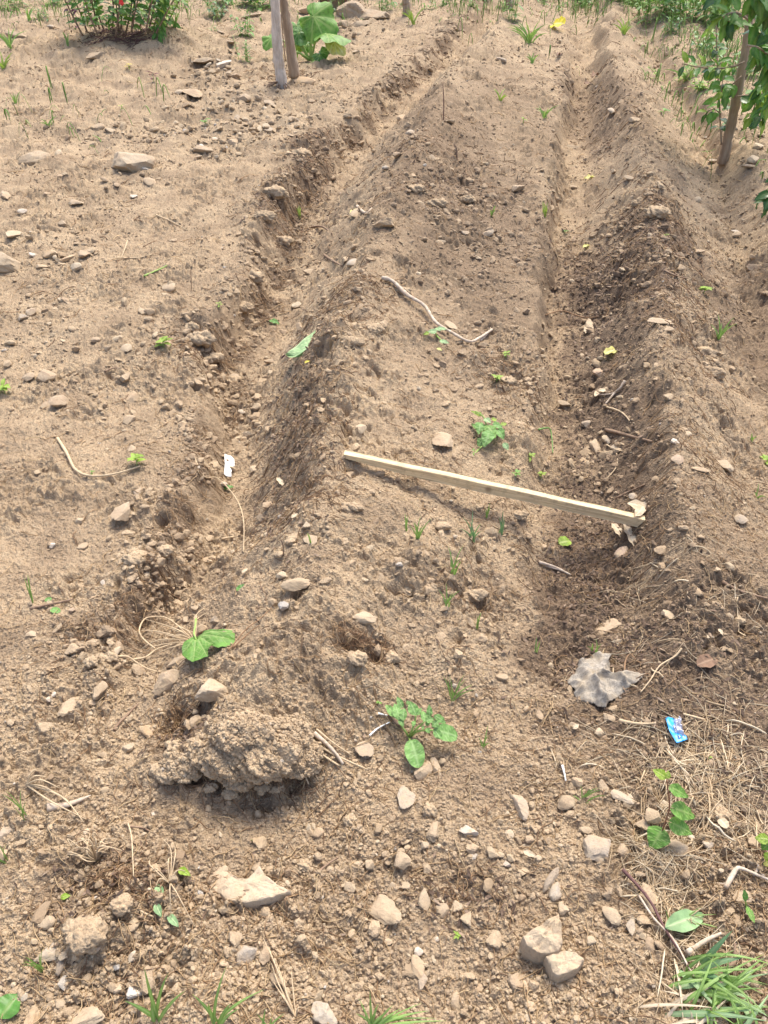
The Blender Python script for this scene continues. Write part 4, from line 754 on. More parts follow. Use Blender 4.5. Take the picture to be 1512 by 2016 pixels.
# ------------------------------------------------------------------ sheets: rag, wrapper, scraps, flat leaves
def sheet(name, outline, mat, conv, hfun, rings=26, na=120, parent=None, seed=0, lift0=.004, vein_from=None, thick=.0, jag=.0, zb=None, drape=True):
    pts = np.array(outline, float)
    if conv: pts = np.stack([conv[0] + pts[:, 0] * conv[2], conv[1] + pts[:, 1] * conv[2]], 1)
    g = ground(*pts.mean(0)) if zb is None else zb; W = np.array([lift(p[0], p[1], g[2], lift0) for p in pts]); cc = W.mean(0)[:2]; n = len(W)
    seg = np.linspace(0, n, na, endpoint=False); i = seg.astype(int); u = (seg - i)[:, None]; E = W[i % n, :2] * (1 - u) + W[(i + 1) % n, :2] * u
    r = np.random.default_rng(seed); E = cc + (E - cc) * (1 + jag * r.normal(size=(na, 1)))
    q = np.linspace(0, 1, rings + 1)[1:]; X = cc[0] + (E[:, 0] - cc[0])[None] * q[:, None]; Y = cc[1] + (E[:, 1] - cc[1])[None] * q[:, None]
    X = np.concatenate([[cc[0]], X.ravel()]); Y = np.concatenate([[cc[1]], Y.ravel()]); Q = np.concatenate([[0], np.repeat(q, na)])
    G = H(X, Y, False) if drape else np.full(X.shape, g[2]); Z = G + lift0 + hfun((X - cc[0]), (Y - cc[1]), Q)
    A = np.zeros(len(X))
    if vein_from:
        p = lift(conv[0] + vein_from[0] * conv[2], conv[1] + vein_from[1] * conv[2], g[2], lift0)[:2]
        for vx, vy in vein_from[2]:
            e = lift(conv[0] + vx * conv[2], conv[1] + vy * conv[2], g[2], lift0)[:2]; dd = e - p; Lq = np.linalg.norm(dd); dd /= Lq
            s = (X - p[0]) * dd[0] + (Y - p[1]) * dd[1]; t = np.abs(-(X - p[0]) * dd[1] + (Y - p[1]) * dd[0] - .05 * s * (1 - s / Lq)); A = np.maximum(A, (t < .0016 * (1.2 - .6 * s / Lq)) * (s > 0) * (s < Lq))
            Z += .002 * np.exp(-(t / .004) ** 2) * (s > 0) * -1
            for k in range(1, 5):
                for sg in (-1, 1):
                    o_ = p + dd * Lq * k / 5.2; d2 = np.array([dd[0] * .7 - sg * dd[1] * .7, dd[1] * .7 + sg * dd[0] * .7]); s2 = (X - o_[0]) * d2[0] + (Y - o_[1]) * d2[1]; t2 = np.abs(-(X - o_[0]) * d2[1] + (Y - o_[1]) * d2[0]); A = np.maximum(A, .6 * (t2 < .0009) * (s2 > 0) * (s2 < Lq * .3))
    f = [(0, 1 + j, 1 + (j + 1) % na) for j in range(na)] + [(1 + a * na + j, 1 + (a + 1) * na + j, 1 + (a + 1) * na + (j + 1) % na, 1 + a * na + (j + 1) % na) for a in range(rings - 1) for j in range(na)]
    loc = (cc[0], cc[1], g[2]); V = np.stack([X, Y, Z], 1)
    if parent is None: o = mk(name, V - np.array(loc), f, mat, loc=loc, attrs={'vein': A})
    else: o = mk(name, V - np.array(parent.location), f, mat, parent, attrs={'vein': A})
    if thick: md = o.modifiers.new('thickness', 'SOLIDIFY'); md.thickness = thick; md.offset = 1
    return o
def ridged(x, y, s, sc): return 1 - np.abs(fbm(x * sc, y * sc, 3, s)) * 1.6
m, t, b = new_mat('weathered_paper', .95, .1); pos = geo_pos(t); n = noise(t, 240, 4, .8, pos); n2 = noise(t, 25, 4, .6, pos)
c = ramp(t, n.outputs[0], [(.36, (.17, .15, .125)), (.5, (.31, .28, .235)), (.7, (.39, .35, .295))]).outputs[0]; c = mix(t, ramp(t, n2.outputs[0], [(.42, (0,) * 3), (.7, (.7,) * 3)]).outputs[0], c, (.36, .29, .20)); L(t, c, b.inputs['Base Color']); bump(t, b, n2.outputs[0], .5, .006); M['rag'] = m
Z5 = (1090, 1260, .2183)
rag = sheet('rag', [(395,120),(430,150),(520,145),(490,210),(500,270),(540,370),(590,410),(640,400),(670,412),(770,490),(700,545),(650,548),(580,590),(470,640),(450,680),(380,672),(350,640),(250,610),(165,550),(180,510),(130,440),(105,370),(170,310),(215,250),(225,205),(290,200),(340,165)],
            M['rag'], Z5, lambda x, y, q: .026 * (1 - q ** 3) + .026 * np.maximum(0, ridged(x + .02 * gn(x * 15, y * 15, 3), y, 5, 11) - .3) ** 1.3 * (1.1 - .6 * q) + .012 * gn(x * 22, y * 30, 9) * (1 - .5 * q) + .005 * gn(x * 70, y * 70, 8) + .018 * np.exp(-((x + .03 + .3 * y) / .012) ** 2) * (1 - q * q), 46, 200, seed=4, lift0=.006, thick=.0015, jag=.012)
tag(rag, 'crumpled grey rag of weathered paper cloth lying in the lower furrow', 'rag')
m, t, b = new_mat('blue_film', .35, .5); n = noise(t, 120, 3, .6, geo_pos(t)); L(t, ramp(t, n.outputs[0], [(.3, (.0, .20, .62)), (.6, (.01, .33, .80)), (.8, (.25, .62, .9))]).outputs[0], b.inputs['Base Color']); M['blue'] = m
m, t, b = new_mat('silver_film', .28, .6); b.inputs['Metallic'].default_value = .75; n = noise(t, 160, 3, .7, geo_pos(t)); L(t, ramp(t, n.outputs[0], [(.35, (.42, .42, .50)), (.65, (.85, .85, .92))]).outputs[0], b.inputs['Base Color']); bump(t, b, n.outputs[0], 1, .006); M['silver'] = m
g = ground(1330, 1440); wr = thing('candy_wrapper', tuple(g), 'torn bright blue and silver sweet wrapper on the soil at the right', 'wrapper')
sheet('printed_film', [(1003,722),(1030,708),(1078,712),(1062,755),(1080,800),(1120,870),(1150,885),(1190,872),(1203,905),(1150,925),(1108,936),(1060,868),(1030,800)], M['blue'], Z5, lambda x, y, q: .004 + .003 * gn(x * 60, y * 60, 4), 10, 70, parent=wr, zb=g, thick=.0004, drape=False, lift0=.008)
sheet('silver_lining', [(1055,722),(1110,730),(1125,698),(1148,740),(1145,800),(1178,845),(1165,885),(1125,898),(1085,830),(1066,770)], M['silver'], Z5, lambda x, y, q: .010 * (1 - q * q) + .008 * ridged(x, y, 7, 60) + .003 * gn(x * 140, y * 140, 2), 22, 90, parent=wr, zb=g, thick=.0004, drape=False, lift0=.008)
m, t, b = new_mat('white_plastic', .5, .4); n = noise(t, 90, 3, .6, geo_pos(t)); L(t, ramp(t, n.outputs[0], [(.3, (.62, .60, .56)), (.6, (.86, .86, .84))]).outputs[0], b.inputs['Base Color']); M['plastic'] = m
Z3 = (0, 450, .5026)
o = sheet('plastic_scrap', [(884,906),(905,904),(919,913),(919,936),(905,934),(898,942),(909,951),(903,960),(908,973),(880,974),(884,940)], M['plastic'], Z3, lambda x, y, q: .006 + .004 * gn(x * 50, y * 50, 4), 10, 66, thick=.001, lift0=.008); tag(o, 'broken white plastic scrap on the floor of the left furrow', 'plastic scrap')
Z4 = (220, 1200, .2646)
g = ground(395, 1280); tl = thing('fallen_leaf', tuple(g), 'large fresh green leaf with a torn edge at the end of the left furrow', 'leaf')
sheet('blade', [(600,230),(628,222),(680,215),(700,200),(800,195),(880,186),(920,185),(922,240),(915,275),(870,312),(830,318),(800,330),(772,292),(735,330),(712,362),(728,398),(680,410),(640,420),(612,424),(570,398),(530,360),(526,310),(540,270),(565,250)], M['leaf'], Z4,
      lambda x, y, q: .016 + .006 * np.sin(x * 50 + 1) * q + .003 * gn(x * 45, y * 45, 3), 60, 220, parent=tl, zb=g, seed=2, thick=.0004, drape=False, lift0=.02, vein_from=(630, 225, [(545, 330), (610, 415), (720, 395), (760, 300), (880, 250), (915, 200)]), jag=.006)
ms = Mesh(); tube(ms, [lift(220 + x * .2646, 1200 + y * .2646, g[2], h) for x, y, h in [(630, 225, .03), (612, 180, .034), (622, 120, .032), (626, 70, .02)]], [.0018, .0022, .0022, .0026]); ms.build('leaf_stalk', M['stem'], tl, tl.location, 'tone')
g = ground(597, 690); fl = thing('folded_leaf', tuple(g), 'folded pale green leaf standing on edge in the left furrow', 'leaf')
ms = Mesh(); zz = g[2]
def P3(z, x, y, h, zb): return lift(z[0] + x * z[2], z[1] + y * z[2], zb, h)
a_, b_ = P3(Z3, 1117, 494, .02, zz), P3(Z3, 1252, 382, .06, zz)
for sg, u0 in ((1, 0), (-1, 1)):
    V = []; A = []
    for i in range(25):
        q = i / 24; ax = a_ + (b_ - a_) * q; wd = math.sin(math.pi * q ** .75) ** .8
        for j in range(9):
            r0 = j / 8; pth = P3(Z3, 1117 + (1252 - 1117) * q + 36 * wd * r0 * (1 if sg > 0 else .5), 494 + (382 - 494) * q + 34 * wd * r0, .02 + .04 * q - .012 * r0 * sg - .02 * (sg < 0), zz); V.append(pth + UP * .002 * math.sin(q * 14 + r0 * 3)); A.append(1. if j == 0 else (.7 if (q * 9 + r0 * 1.5) % 1 < .16 else 0))
    ms.add(V, [(i * 9 + j, i * 9 + j + 1, (i + 1) * 9 + j + 1, (i + 1) * 9 + j) for i in range(24) for j in range(8)], A)
ms.build('blade', M['leaf_pale'], fl, fl.location)
ms = Mesh(); tube(ms, [a_ + UP * .0, P3(Z3, 1110, 500, .008, zz), P3(Z3, 1102, 508, .002, zz)], [.002, .003, .002]); ms.build('leaf_stalk', M['twig_dark'], fl, fl.location, 'tone')

def flat_leaf(px, py, tx, ty, wpx, mat, shape, label, h0=.004, h1=.01, name='fallen_leaf', cat='leaf', fold=.25, curl=.25, up=None, nv=14):
    zb = ground((px + tx) / 2, (py + ty) / 2); bp = lift(px, py, zb[2], h0 + .004); tp = lift(tx, ty, zb[2], h1 + .004); mpp = np.linalg.norm(zb - np.array([0, 0, CAMZ])) / F
    ms = Mesh(); leaf(ms, bp, tp - bp, up if up is not None else (0, -.15, 1), np.linalg.norm(tp - bp), wpx * mpp, shape, fold, curl, nv, 8, wav=.6, seed=px); o = ms.build(name, M[mat], None, tuple(bp)); o['tilt'] = 0.; del o['tilt']
    return tag(o, label, cat)
for a in [(1190, 697, 1225, 678, 20, 'leaf_yellow', 'round', 'yellow green leaf lying in the middle furrow beside the right ridge'), (1100, 1070, 1124, 1062, 26, 'leaf_lime', 'round', 'curled lime green leaf in the furrow below the lath'), (1150, 352, 1182, 336, 11, 'leaf_yellow', 'lance', 'slender pale yellow leaf far up the middle furrow'),
          (1148, 488, 1162, 475, 9, 'leaf_yellow', 'lance', 'small yellow leaf in the middle furrow below the slender one'), (531, 630, 549, 634, 14, 'leaf_mid', 'ovate', 'small dark green leaf on the left furrow floor above the folded leaf'), (465, 1162, 486, 1152, 16, 'leaf_mid', 'round', 'round dark green leaf in the left furrow above the torn leaf'),
          (100, 1200, 117, 1202, 13, 'leaf_potato', 'round', 'lower of two small round grey green leaves by the brown green stalk'), (88, 1182, 101, 1178, 10, 'leaf_potato', 'round', 'upper of two small round grey green leaves by the brown green stalk'), (119, 1767, 137, 1762, 11, 'leaf_lime', 'ovate', 'small lime leaf near the root mat in the lower left'),
          (1030, 1676, 1058, 1686, 11, 'leaf_dry', 'ovate', 'cream dry petal shaped leaf in the lower middle of the soil'), (438, 962, 460, 955, 13, 'leaf_mid', 'ovate', 'green leaf at the end of a pale stalk below the white plastic scrap'), (1372, 1310, 1418, 1290, 30, 'leaf_brown', 'ovate', 'brown folded dead leaf on the dark soil right of the grey rag'),
          (1310, 1826, 1394, 1796, 36, 'leaf_pale', 'lance', 'long lance shaped grey green leaf beside the dark stem'), (1235, 990, 1296, 1004, 26, 'leaf_dry', 'round', 'pale dry husk curled round the right end of the lath'), (1250, 1018, 1284, 975, 20, 'leaf_dry', 'ovate', 'upright dry husk leaning on the right end of the lath'),
          (1228, 1030, 1256, 1074, 17, 'leaf_dry', 'lance', 'dry husk strip hanging below the right end of the lath'), (1205, 1030, 1230, 1058, 16, 'leaf_dry', 'ovate', 'short dry husk under the lath near its right end'), (1396, 1580, 1452, 1611, 17, 'leaf_dry', 'lance', 'long pale dry pod lying in the straw at the right'), (1416, 1612, 1432, 1628, 18, 'leaf_dry', 'round', 'cut end of pale dry husk just below the dry pod in the straw'),
          (448, 1134, 462, 1128, 8, 'leaf_dry', 'ovate', 'cream oval flake on the left furrow floor, left one of a pair'), (476, 1128, 488, 1117, 8, 'leaf_dry', 'ovate', 'cream oval flake on the left furrow floor, right one of a pair'), (574, 1020, 586, 1008, 10, 'leaf_dry', 'ovate', 'pinkish dry flake on the dark side of the central ridge'), (1382, 1250, 1398, 1254, 9, 'leaf_dry', 'ovate', 'cream oval flake on dark soil above the brown folded leaf'),
          (1415, 1238, 1424, 1248, 8, 'leaf_dry', 'ovate', 'small cream flake up and right of the cream oval one'), (1170, 780, 1188, 760, 12, 'leaf_dry', 'lance', 'grey dry leaf scrap in the furrow by the forked pale stick'), (1152, 655, 1166, 628, 14, 'leaf_dry', 'ovate', 'pale dry leaf scrap in the furrow left of the yellow leaf'), (1178, 770, 1200, 765, 12, 'leaf_dry', 'ovate', 'curled dry leaf scrap beside the forked pale stick'),
          (1165, 150, 1195, 132, 14, 'leaf_brown', 'ovate', 'dark dead leaf on the far slope of the right ridge, upper one'), (1150, 165, 1175, 156, 12, 'leaf_brown', 'ovate', 'dark dead leaf on the far slope of the right ridge, lower one'), (545, 940, 560, 955, 10, 'leaf_dry', 'ovate', 'grey dry leaf scrap on the dark side of the ridge near the plastic'), (688, 420, 715, 405, 12, 'leaf_yellow', 'lance', 'pale yellow green leaf scrap beside the ridge crest left side'),
          (1095, 108, 1112, 96, 6, 'leaf_brown', 'ovate', 'tiny brown leaf by the far furrow stone'), (600, 715, 610, 708, 7, 'leaf_gold', 'ovate', 'tiny orange yellow petal beside the folded pale leaf'), (1128, 1435, 1140, 1424, 10, 'leaf_dry', 'ovate', 'dry flake below the left corner of the grey rag'), (885, 1180, 905, 1170, 10, 'leaf_brown', 'ovate', 'brown dead leaf in the hollow on the ridge below the lath'),
          (355, 1712, 374, 1722, 14, 'leaf_lime', 'heart', 'yellow green seedling leaf above the bitten slab'), (310, 1742, 318, 1770, 16, 'leaf_pale', 'ovate', 'withered pale leaf, topmost in the wilted weed'), (306, 1780, 316, 1802, 14, 'leaf_pale', 'ovate', 'withered pale leaf, middle one in the wilted weed'), (330, 1800, 350, 1822, 14, 'leaf_pale', 'lance', 'withered pale leaf, lowest and rightmost in the wilted weed'),
          (0, 2005, 36, 1952, 44, 'leaf_mid', 'ovate', 'broad green leaf poking in at the bottom left corner')]:
    flat_leaf(*a)
o = flat_leaf(1086, 50, 1106, 38, 24, 'leaf_gold', 'round', 'bright yellow leaf far up the middle furrow', h1=.07, up=(0, -1, .6)); 

# ------------------------------------------------------------------ sticks, roots and stalks
def stick(name, pts, rpx, mat, label, cat, conv=None, lift_=.0, knob=.06, taper=.5, heights=None, extra=None):
    P = [(conv[0] + x * conv[2], conv[1] + y * conv[2]) if conv else (x, y) for x, y in pts]; W, tt = place([p[0] for p in P], [p[1] for p in P]); mpp = float(tt.mean()) / F; r = rpx * mpp
    W = W.copy(); W[:, 2] += r * .9 + lift_
    for _ in range(2): W[1:-1, 2] = np.maximum(W[1:-1, 2], .5 * (W[:-2, 2] + W[2:, 2]) - .2 * r)
    if heights: W[:, 2] += np.array(heights)
    loc = W.mean(0); ms = Mesh(); tube(ms, W - loc, np.linspace(r, r * taper, len(W)), 8, knob, int(P[0][0]))
    for e in extra or []:
        E, t2 = place([conv[0] + x * conv[2] if conv else x for x, y in e], [conv[1] + y * conv[2] if conv else y for x, y in e]); E = E.copy(); E[:, 2] += r * .8; tube(ms, E - loc, np.linspace(r * .6, r * .3, len(E)), 6, knob, 5)
    o = ms.build(name, M[mat], None, (0, 0, 0), 'tone'); o.location = tuple(loc); return tag(o, label, cat)
Z4c = (752, 450, .5026); Z5l = (0, 900, .5026); Z6 = (752, 900, .5026); Z7b = (1200, 1500, .256); ZP = (700, 1350, .1455); ZA = (500, 0, .172); ZR = (1300, 0, .2183)
stick('dead_stick', [(0,237),(40,235),(100,280),(165,330),(210,385),(280,435),(340,458),(385,445),(430,410)], 4.2, 'twig_pale', 'bent bleached dead stick curving over the central ridge', 'stick', Z4c, .01, extra=[[(385,445),(410,420),(425,395)]])
stick('dry_root', [(228,830),(265,890),(295,950),(340,975),(410,985),(480,970),(550,940)], 3, 'straw', 'curved yellow dry root arching on the left bed', 'root', Z3, .004)
stick('twig', [(875,795),(930,810),(990,825),(1055,840)], 3.6, 'twig', 'short dark brown twig in the furrow left of the right ridge', 'twig', Z4c)
stick('twig', [(950,610),(930,640),(905,665),(873,700)], 3.2, 'twig_pale', 'forked pale stick in the furrow above the short dark twig', 'twig', Z4c, .01, extra=[[(930,640),(890,650),(840,655)]])
stick('straw_stalk', [(870,700),(925,715),(955,735),(975,765)], 2, 'straw', 'bent straw stalk just below the forked pale stick', 'stalk', Z4c)
stick('straw_stalk', [(880,850),(915,880),(920,930),(880,980)], 1.5, 'straw', 'thin hooked straw stalk below the short dark furrow twig', 'stalk', Z4c)
stick('twig', [(120,598),(200,580),(290,562)], 3, 'twig', 'short stalk turning from brown to green on the left bed', 'twig', Z5l)
stick('twig', [(20,905),(60,850),(110,800),(160,750),(200,710)], 3.2, 'twig', 'straight dark stick leaning left of the mound end', 'twig', Z4)
for i, p in enumerate([[(870,320),(1000,200),(1100,90),(1190,0)], [(900,300),(1040,190),(1100,130)]]): stick('dry_stalk', p, 1.5, 'fibre', ['long thin dry stalk lying up the central ridge from the torn leaf', 'shorter thin dry stalk beside the long one above the torn leaf'][i], 'stalk', Z4, .004)
stick('dark_stem', [(90,850),(190,960),(300,1110),(400,1290),(520,1480),(600,1600)], 3.2, 'twig_dark', 'long dark purple stem running down the lower right bank', 'stem', Z7b, .008)
stick('dry_stalk', [(220,1050),(330,1230),(470,1400),(600,1600),(670,1730)], 2.2, 'twig_pale', 'pale dry stalk lying along the long dark stem', 'stalk', Z7b, .008)
stick('forked_root', [(880,990),(930,900),(970,840),(1010,862),(1100,880),(1219,930)], 4.2, 'twig_pale', 'forked grey root half out of the bank at the right edge', 'root', Z7b, .006, extra=[[(970,840),(900,935),(820,940)], [(1100,880),(1130,840),(1140,800)]])
stick('dead_stick', [(580,1500),(700,1430),(840,1350)], 4.5, 'twig_pale', 'stout pale stick beside the blue green grass blade', 'stick', Z7b, .01)
stick('twig', [(670,1730),(800,1690),(920,1600),(932,1520),(935,1440)], 4, 'twig', 'dark crooked twig in the grass clump at the lower right', 'twig', Z7b, .02)
stick('wood_splinter', [(190,290),(270,278),(360,240)], 8, 'twig_pale', 'thick tapering wood splinter on the soil at the lower left', 'splinter', Z7, .0, taper=.15)
stick('twig', [(1240,540),(1280,510),(1325,475)], 2.5, 'twig', 'short straight twig lying right of the bitten slab', 'twig', Z7)
stick('dry_stalk', [(760,0),(800,80),(860,130),(930,210),(960,290),(955,380)], 1.7, 'straw', 'long thin hooked dry stalk hanging into the left furrow', 'stalk', Z5l, .004)
stick('dry_stalk', [(870,325),(910,315),(950,308)], 2, 'straw', 'short orange dry stalk on the left furrow floor', 'stalk', Z5l)
stick('twig', [(1330,495),(1410,530),(1512,560)], 3.2, 'twig', 'dark twig on the far side of the right ridge near the right edge', 'twig', Z6)
stick('twig', [(915,165),(975,135),(1030,110)], 2.4, 'twig', 'thin straight twig above the right end of the lath', 'twig', Z6)
stick('bark_strip', [(615,415),(670,438),(740,465)], 3.4, 'twig_pale', 'flat pale bark strip in the furrow below the lath', 'bark', Z6, .0, extra=[[(640,430),(720,455)]])
stick('root', [(1170,760),(1140,800),(1080,840),(1050,880),(1010,930)], 2, 'straw', 'pale wavy root right of the grey rag', 'root', Z6, .006)
stick('root', [(945,890),(945,830),(965,795),(990,810)], 1.7, 'fibre', 'thin brown root looping just above the grey rag', 'root', Z6, .012)
stick('splinter', [(1180,1010),(1230,1022),(1280,1035)], 2.6, 'straw', 'pale woody splinter beside the blue wrapper', 'splinter', Z6, extra=[[(1170,1060),(1210,1035)]])
stick('bark_strip', [(930,1035),(1000,1048),(1070,1050)], 4, 'straw', 'tan bark strip lying left of the blue wrapper', 'bark', Z6, taper=.3)
stick('splinter', [(705,120),(712,150),(718,180)], 2.3, 'plastic', 'white sliver standing on the soil below the blue wrapper', 'sliver', Z8, .004)
stick('dry_stalk', [(190,700),(280,620),(370,560),(470,515)], 1.9, 'plastic', 'white dead stalk left of the potato seedling, lower one', 'stalk', ZP, .004)
stick('dry_stalk', [(305,400),(360,405),(430,420)], 2, 'plastic', 'short white dead stalk left of the potato seedling, upper one', 'stalk', ZP, .004)
stick('bark_strip', [(460,410),(540,520),(640,600)], 5, 'twig', 'curled brown bark strip behind the potato seedling', 'bark', ZP, .004, taper=.3)
for i, (p, w_, l_) in enumerate([([(1195,0),(1290,70),(1440,140)], 2.6, 'longest'), ([(1230,0),(1300,60),(1345,120)], 4.5, 'thickest'), ([(1210,20),(1260,80),(1330,125)], 3, 'lowest'), ([(1240,-20),(1300,30),(1380,85)], 2, 'uppermost')]):
    stick('straw_stalk', p, w_, 'straw' if i != 1 else 'twig_pale', f'{l_} stalk of the straw bundle right of the mound end', 'stalk', Z7, .006)
stick('straw_stalk', [(1170,80),(1190,150),(1210,200)], 2.4, 'straw', 'yellow straw hanging from the mound end below the bundle', 'stalk', Z7, .01)
stick('twig', [(1222,0),(1265,10),(1300,25)], 2.4, 'twig', 'dark thin twig at the left bank of the upper left furrow', 'twig', Z3)
stick('twig', [(1270,108),(1300,130),(1340,150)], 2.6, 'twig', 'dark bent twig between the small grey stones in the left furrow', 'twig', Z3)
stick('straw_stalk', [(480,118),(520,120),(560,112),(595,105)], 1.6, 'straw', 'pale thin straw lying on the upper left bed', 'stalk', Z3)
stick('straw_stalk', [(500,50),(490,80),(475,118)], 1.3, 'straw', 'thin upright leaning straw on the upper left bed', 'stalk', Z3)
stick('green_stalk', [(565,190),(600,175),(640,160),(655,150)], 1.8, 'stem', 'pale green stalk tip lying on the left bed', 'stalk', Z3)
stick('straw_stalk', [(580,800),(640,830),(700,860)], 1.4, 'straw', 'long pale straw on the bed below the big pale boulder', 'stalk', (0, 0, .529))
stick('twig', [(410,560),(450,556),(500,556)], 1.8, 'twig', 'straight thin twig on the left bed beside a knobbly stone', 'twig', Z3)
stick('dead_stick', [(1330,770),(1360,800),(1385,780)], 3, 'twig_pale', 'crooked pale stick in the upper left furrow', 'stick', (0, 0, .529))
stick('twig', [(1100,188),(1150,190),(1195,200)], 2, 'twig', 'thin dark twig stub on the shaded crest of the right ridge', 'twig', Z4c)
stick('dry_stalk', [(640,340),(700,365),(780,378),(850,350)], 1.6, 'fibre', 'long thin dry stalk across the middle furrow', 'stalk', Z4c)
stick('dry_stalk', [(430,410),(490,360)], 1.5, 'fibre', 'short dry stalk on the right slope of the central ridge', 'stalk', Z4c)
stick('dry_stalk', [(505,350),(520,400),(530,470),(528,560)], 1.6, 'straw', 'thin pale stalk standing left of the bitten slab', 'stalk', Z7, .008)
stick('dry_stalk', [(500,355),(560,360),(610,385)], 2.2, 'twig', 'knotty brown twig below the mound end hollow', 'twig', Z7)
stick('dry_stalk', [(515,645),(560,690),(610,712)], 2.6, 'straw', 'orange dry stalk in the wilted weed at the lower left', 'stalk', Z7)
def upright(px, py, tx, ty, rpx, mat, label, name='stalk'):
    b_ = ground(px, py); t_ = plane(tx, ty, b_[1]); mpp = np.linalg.norm(b_ - np.array([0, 0, CAMZ])) / F; ms = Mesh(); tube(ms, [b_ * 0 - UP * .02, (t_ - b_) * .5 + np.array([.003, 0, 0]), t_ - b_], [rpx * mpp, rpx * mpp * .9, rpx * mpp * .6], 6, .05); o = ms.build(name, M[mat], None, (0, 0, 0), 'tone'); o.location = tuple(b_); return tag(o, label, 'stalk')
upright(873, 245, 872, 165, 1.0, 'twig_dark', 'thin dark stalk standing on the far part of the central ridge'); upright(899, 312, 897, 286, 2.0, 'twig', 'short brown stub standing on the central ridge'); upright(375, 573, 375, 530, .9, 'twig', 'thin grey stalk standing on the left bed edge'); upright(557, 1095, 553, 1060, 1.4, 'twig', 'short dark stalk standing on the dark side of the ridge')
stick('plastic_thread', [(612,795),(650,810),(660,850),(668,885)], 1.6, 'leaf_potato', 'thin green plastic thread with a pink end on the ridge slope', 'thread', Z4c, .006)
def bundle(name, base, tips, rpx, mat, label, cat, h=.02, seed=0, bow=.2):
    """several dry stalks from one root as one thing"""
    g = ground(*base); mpp = np.linalg.norm(g - np.array([0, 0, CAMZ])) / F; ms = Mesh(); r = np.random.default_rng(seed)
    for i, (x, y) in enumerate(tips):
        T = ground(x, y) + UP * r.uniform(.002, h); mid = (g + T) / 2 + UP * h * r.uniform(.4, 1.2) + r.normal(0, 1, 3) * bow * np.linalg.norm(T - g) * np.array([1, 1, .1]); tube(ms, [np.zeros(3), mid - g, T - g], [rpx * mpp, rpx * mpp * .8, rpx * mpp * .35], 5, .05, i)
    o = ms.build(name, M[mat], None, (0, 0, 0), 'tone'); o.location = tuple(g); return tag(o, label, cat)
rr = np.random.default_rng(12)
bundle('dead_grass_tuft', (190, 1695), [(190 + 60 * math.cos(a) * k, 1685 - 40 * math.sin(a) * k) for a, k in zip(rr.uniform(-.3, 3.5, 26), rr.uniform(.3, 1, 26))], 1.5, 'straw', 'bleached white dead grass tuft on the soil at the lower left', 'dead grass', .03, 3)
bundle('dead_grass_stalk', (52, 1545), [(170, 1630), (172, 1618), (95, 1540), (88, 1520), (120, 1560), (140, 1585)], 1.7, 'straw', 'branching pale dead grass stalk above the wood splinter', 'dead grass', .02, 4, .05)
bundle('dead_grass_tuft', (583, 2005), [(520, 1855), (530, 1870), (545, 1900), (560, 1930), (540, 1940), (555, 1960), (575, 1920), (535, 1900), (600, 1990)], 1.5, 'straw', 'leaning pale dead grass stalks at the bottom edge', 'dead grass', .02, 5, .05)
bundle('wilted_weed', (335, 1740), [(300, 1700), (345, 1670), (350, 1690), (320, 1655), (370, 1720), (312, 1760), (340, 1815), (385, 1830), (300, 1720)], 1.3, 'straw', 'wilted weed with thin pale stems below the root mat', 'weed', .03, 6, .08)
bundle('pulled_roots', (383, 1262), [(P[0] * .2646 + 220, P[1] * .2646 + 1200) for P in [(215,200),(240,120),(350,190),(400,220),(430,170),(470,230),(300,380),(380,370),(410,400),(340,300),(480,140),(640,80),(700,30),(560,60),(260,400),(180,390),(360,230),(430,290),(500,210),(720,70),(440,330)]], 1.2, 'straw', 'tangle of pale thin roots left of the torn green leaf', 'roots', .03, 7, .12)
stick('dry_stalk', [(330,320),(250,260),(212,190),(235,122),(290,103),(420,140),(520,160),(620,200)], 1.9, 'straw', 'looping pale root arching around the left of the tangle', 'root', Z4, .012)
stick('dry_stalk', [(170,395),(260,375),(350,340),(480,290),(565,255)], 2.3, 'straw', 'thick pale root leading to the torn green leaf', 'root', Z4, .008)
stick('dry_stalk', [(50,360),(130,380),(200,425),(270,455),(340,475)], 2, 'straw', 'olive dry stalk at the lower left of the root tangle', 'stalk', Z4, .004)

# ------------------------------------------------------------------ seedlings
def plant(name, base, label, cat, group=None):
    g = ground(*base); return thing(name, tuple(g), label, cat, group), g
def seedling(name, base, stems, leaves, label, cat, conv=(0, 0, 1), stem_mat='stem', rpx=1.6, shape='ovate', nv=12):
    """stems: paths of (x, y, height); leaves: (bx, by, bh, tx, ty, th, width px, material)"""
    cx = lambda x: conv[0] + x * conv[2]; cy = lambda y: conv[1] + y * conv[2]
    root, g = plant(name, (cx(base[0]), cy(base[1])), label, cat); mpp = np.linalg.norm(g - np.array([0, 0, CAMZ])) / F
    for s in stems:
        ms = Mesh(); P = [lift(cx(x), cy(y), g[2], h) for x, y, h in s]; tube(ms, P, np.linspace(rpx, rpx * .6, len(P)) * mpp, 7); ms.build('stem', M[stem_mat], root, root.location, 'tone')
    for i, l in enumerate(leaves):
        a = lift(cx(l[0]), cy(l[1]), g[2], l[2]); b_ = lift(cx(l[3]), cy(l[4]), g[2], l[5]); ms = Mesh(); sh = l[8] if len(l) > 8 else shape
        leaf(ms, a, b_ - a, (rnd.uniform(-.25, .25), -.35, 1), np.linalg.norm(b_ - a) * 1.05, l[6] * conv[2] * mpp, sh, rnd.uniform(.1, .35), rnd.uniform(.1, .35), 22, 8, wav=.5, seed=i, serr=.015); ms.build('leaf', M[l[7]], root, root.location)
    return root
P_ = 'leaf_potato'
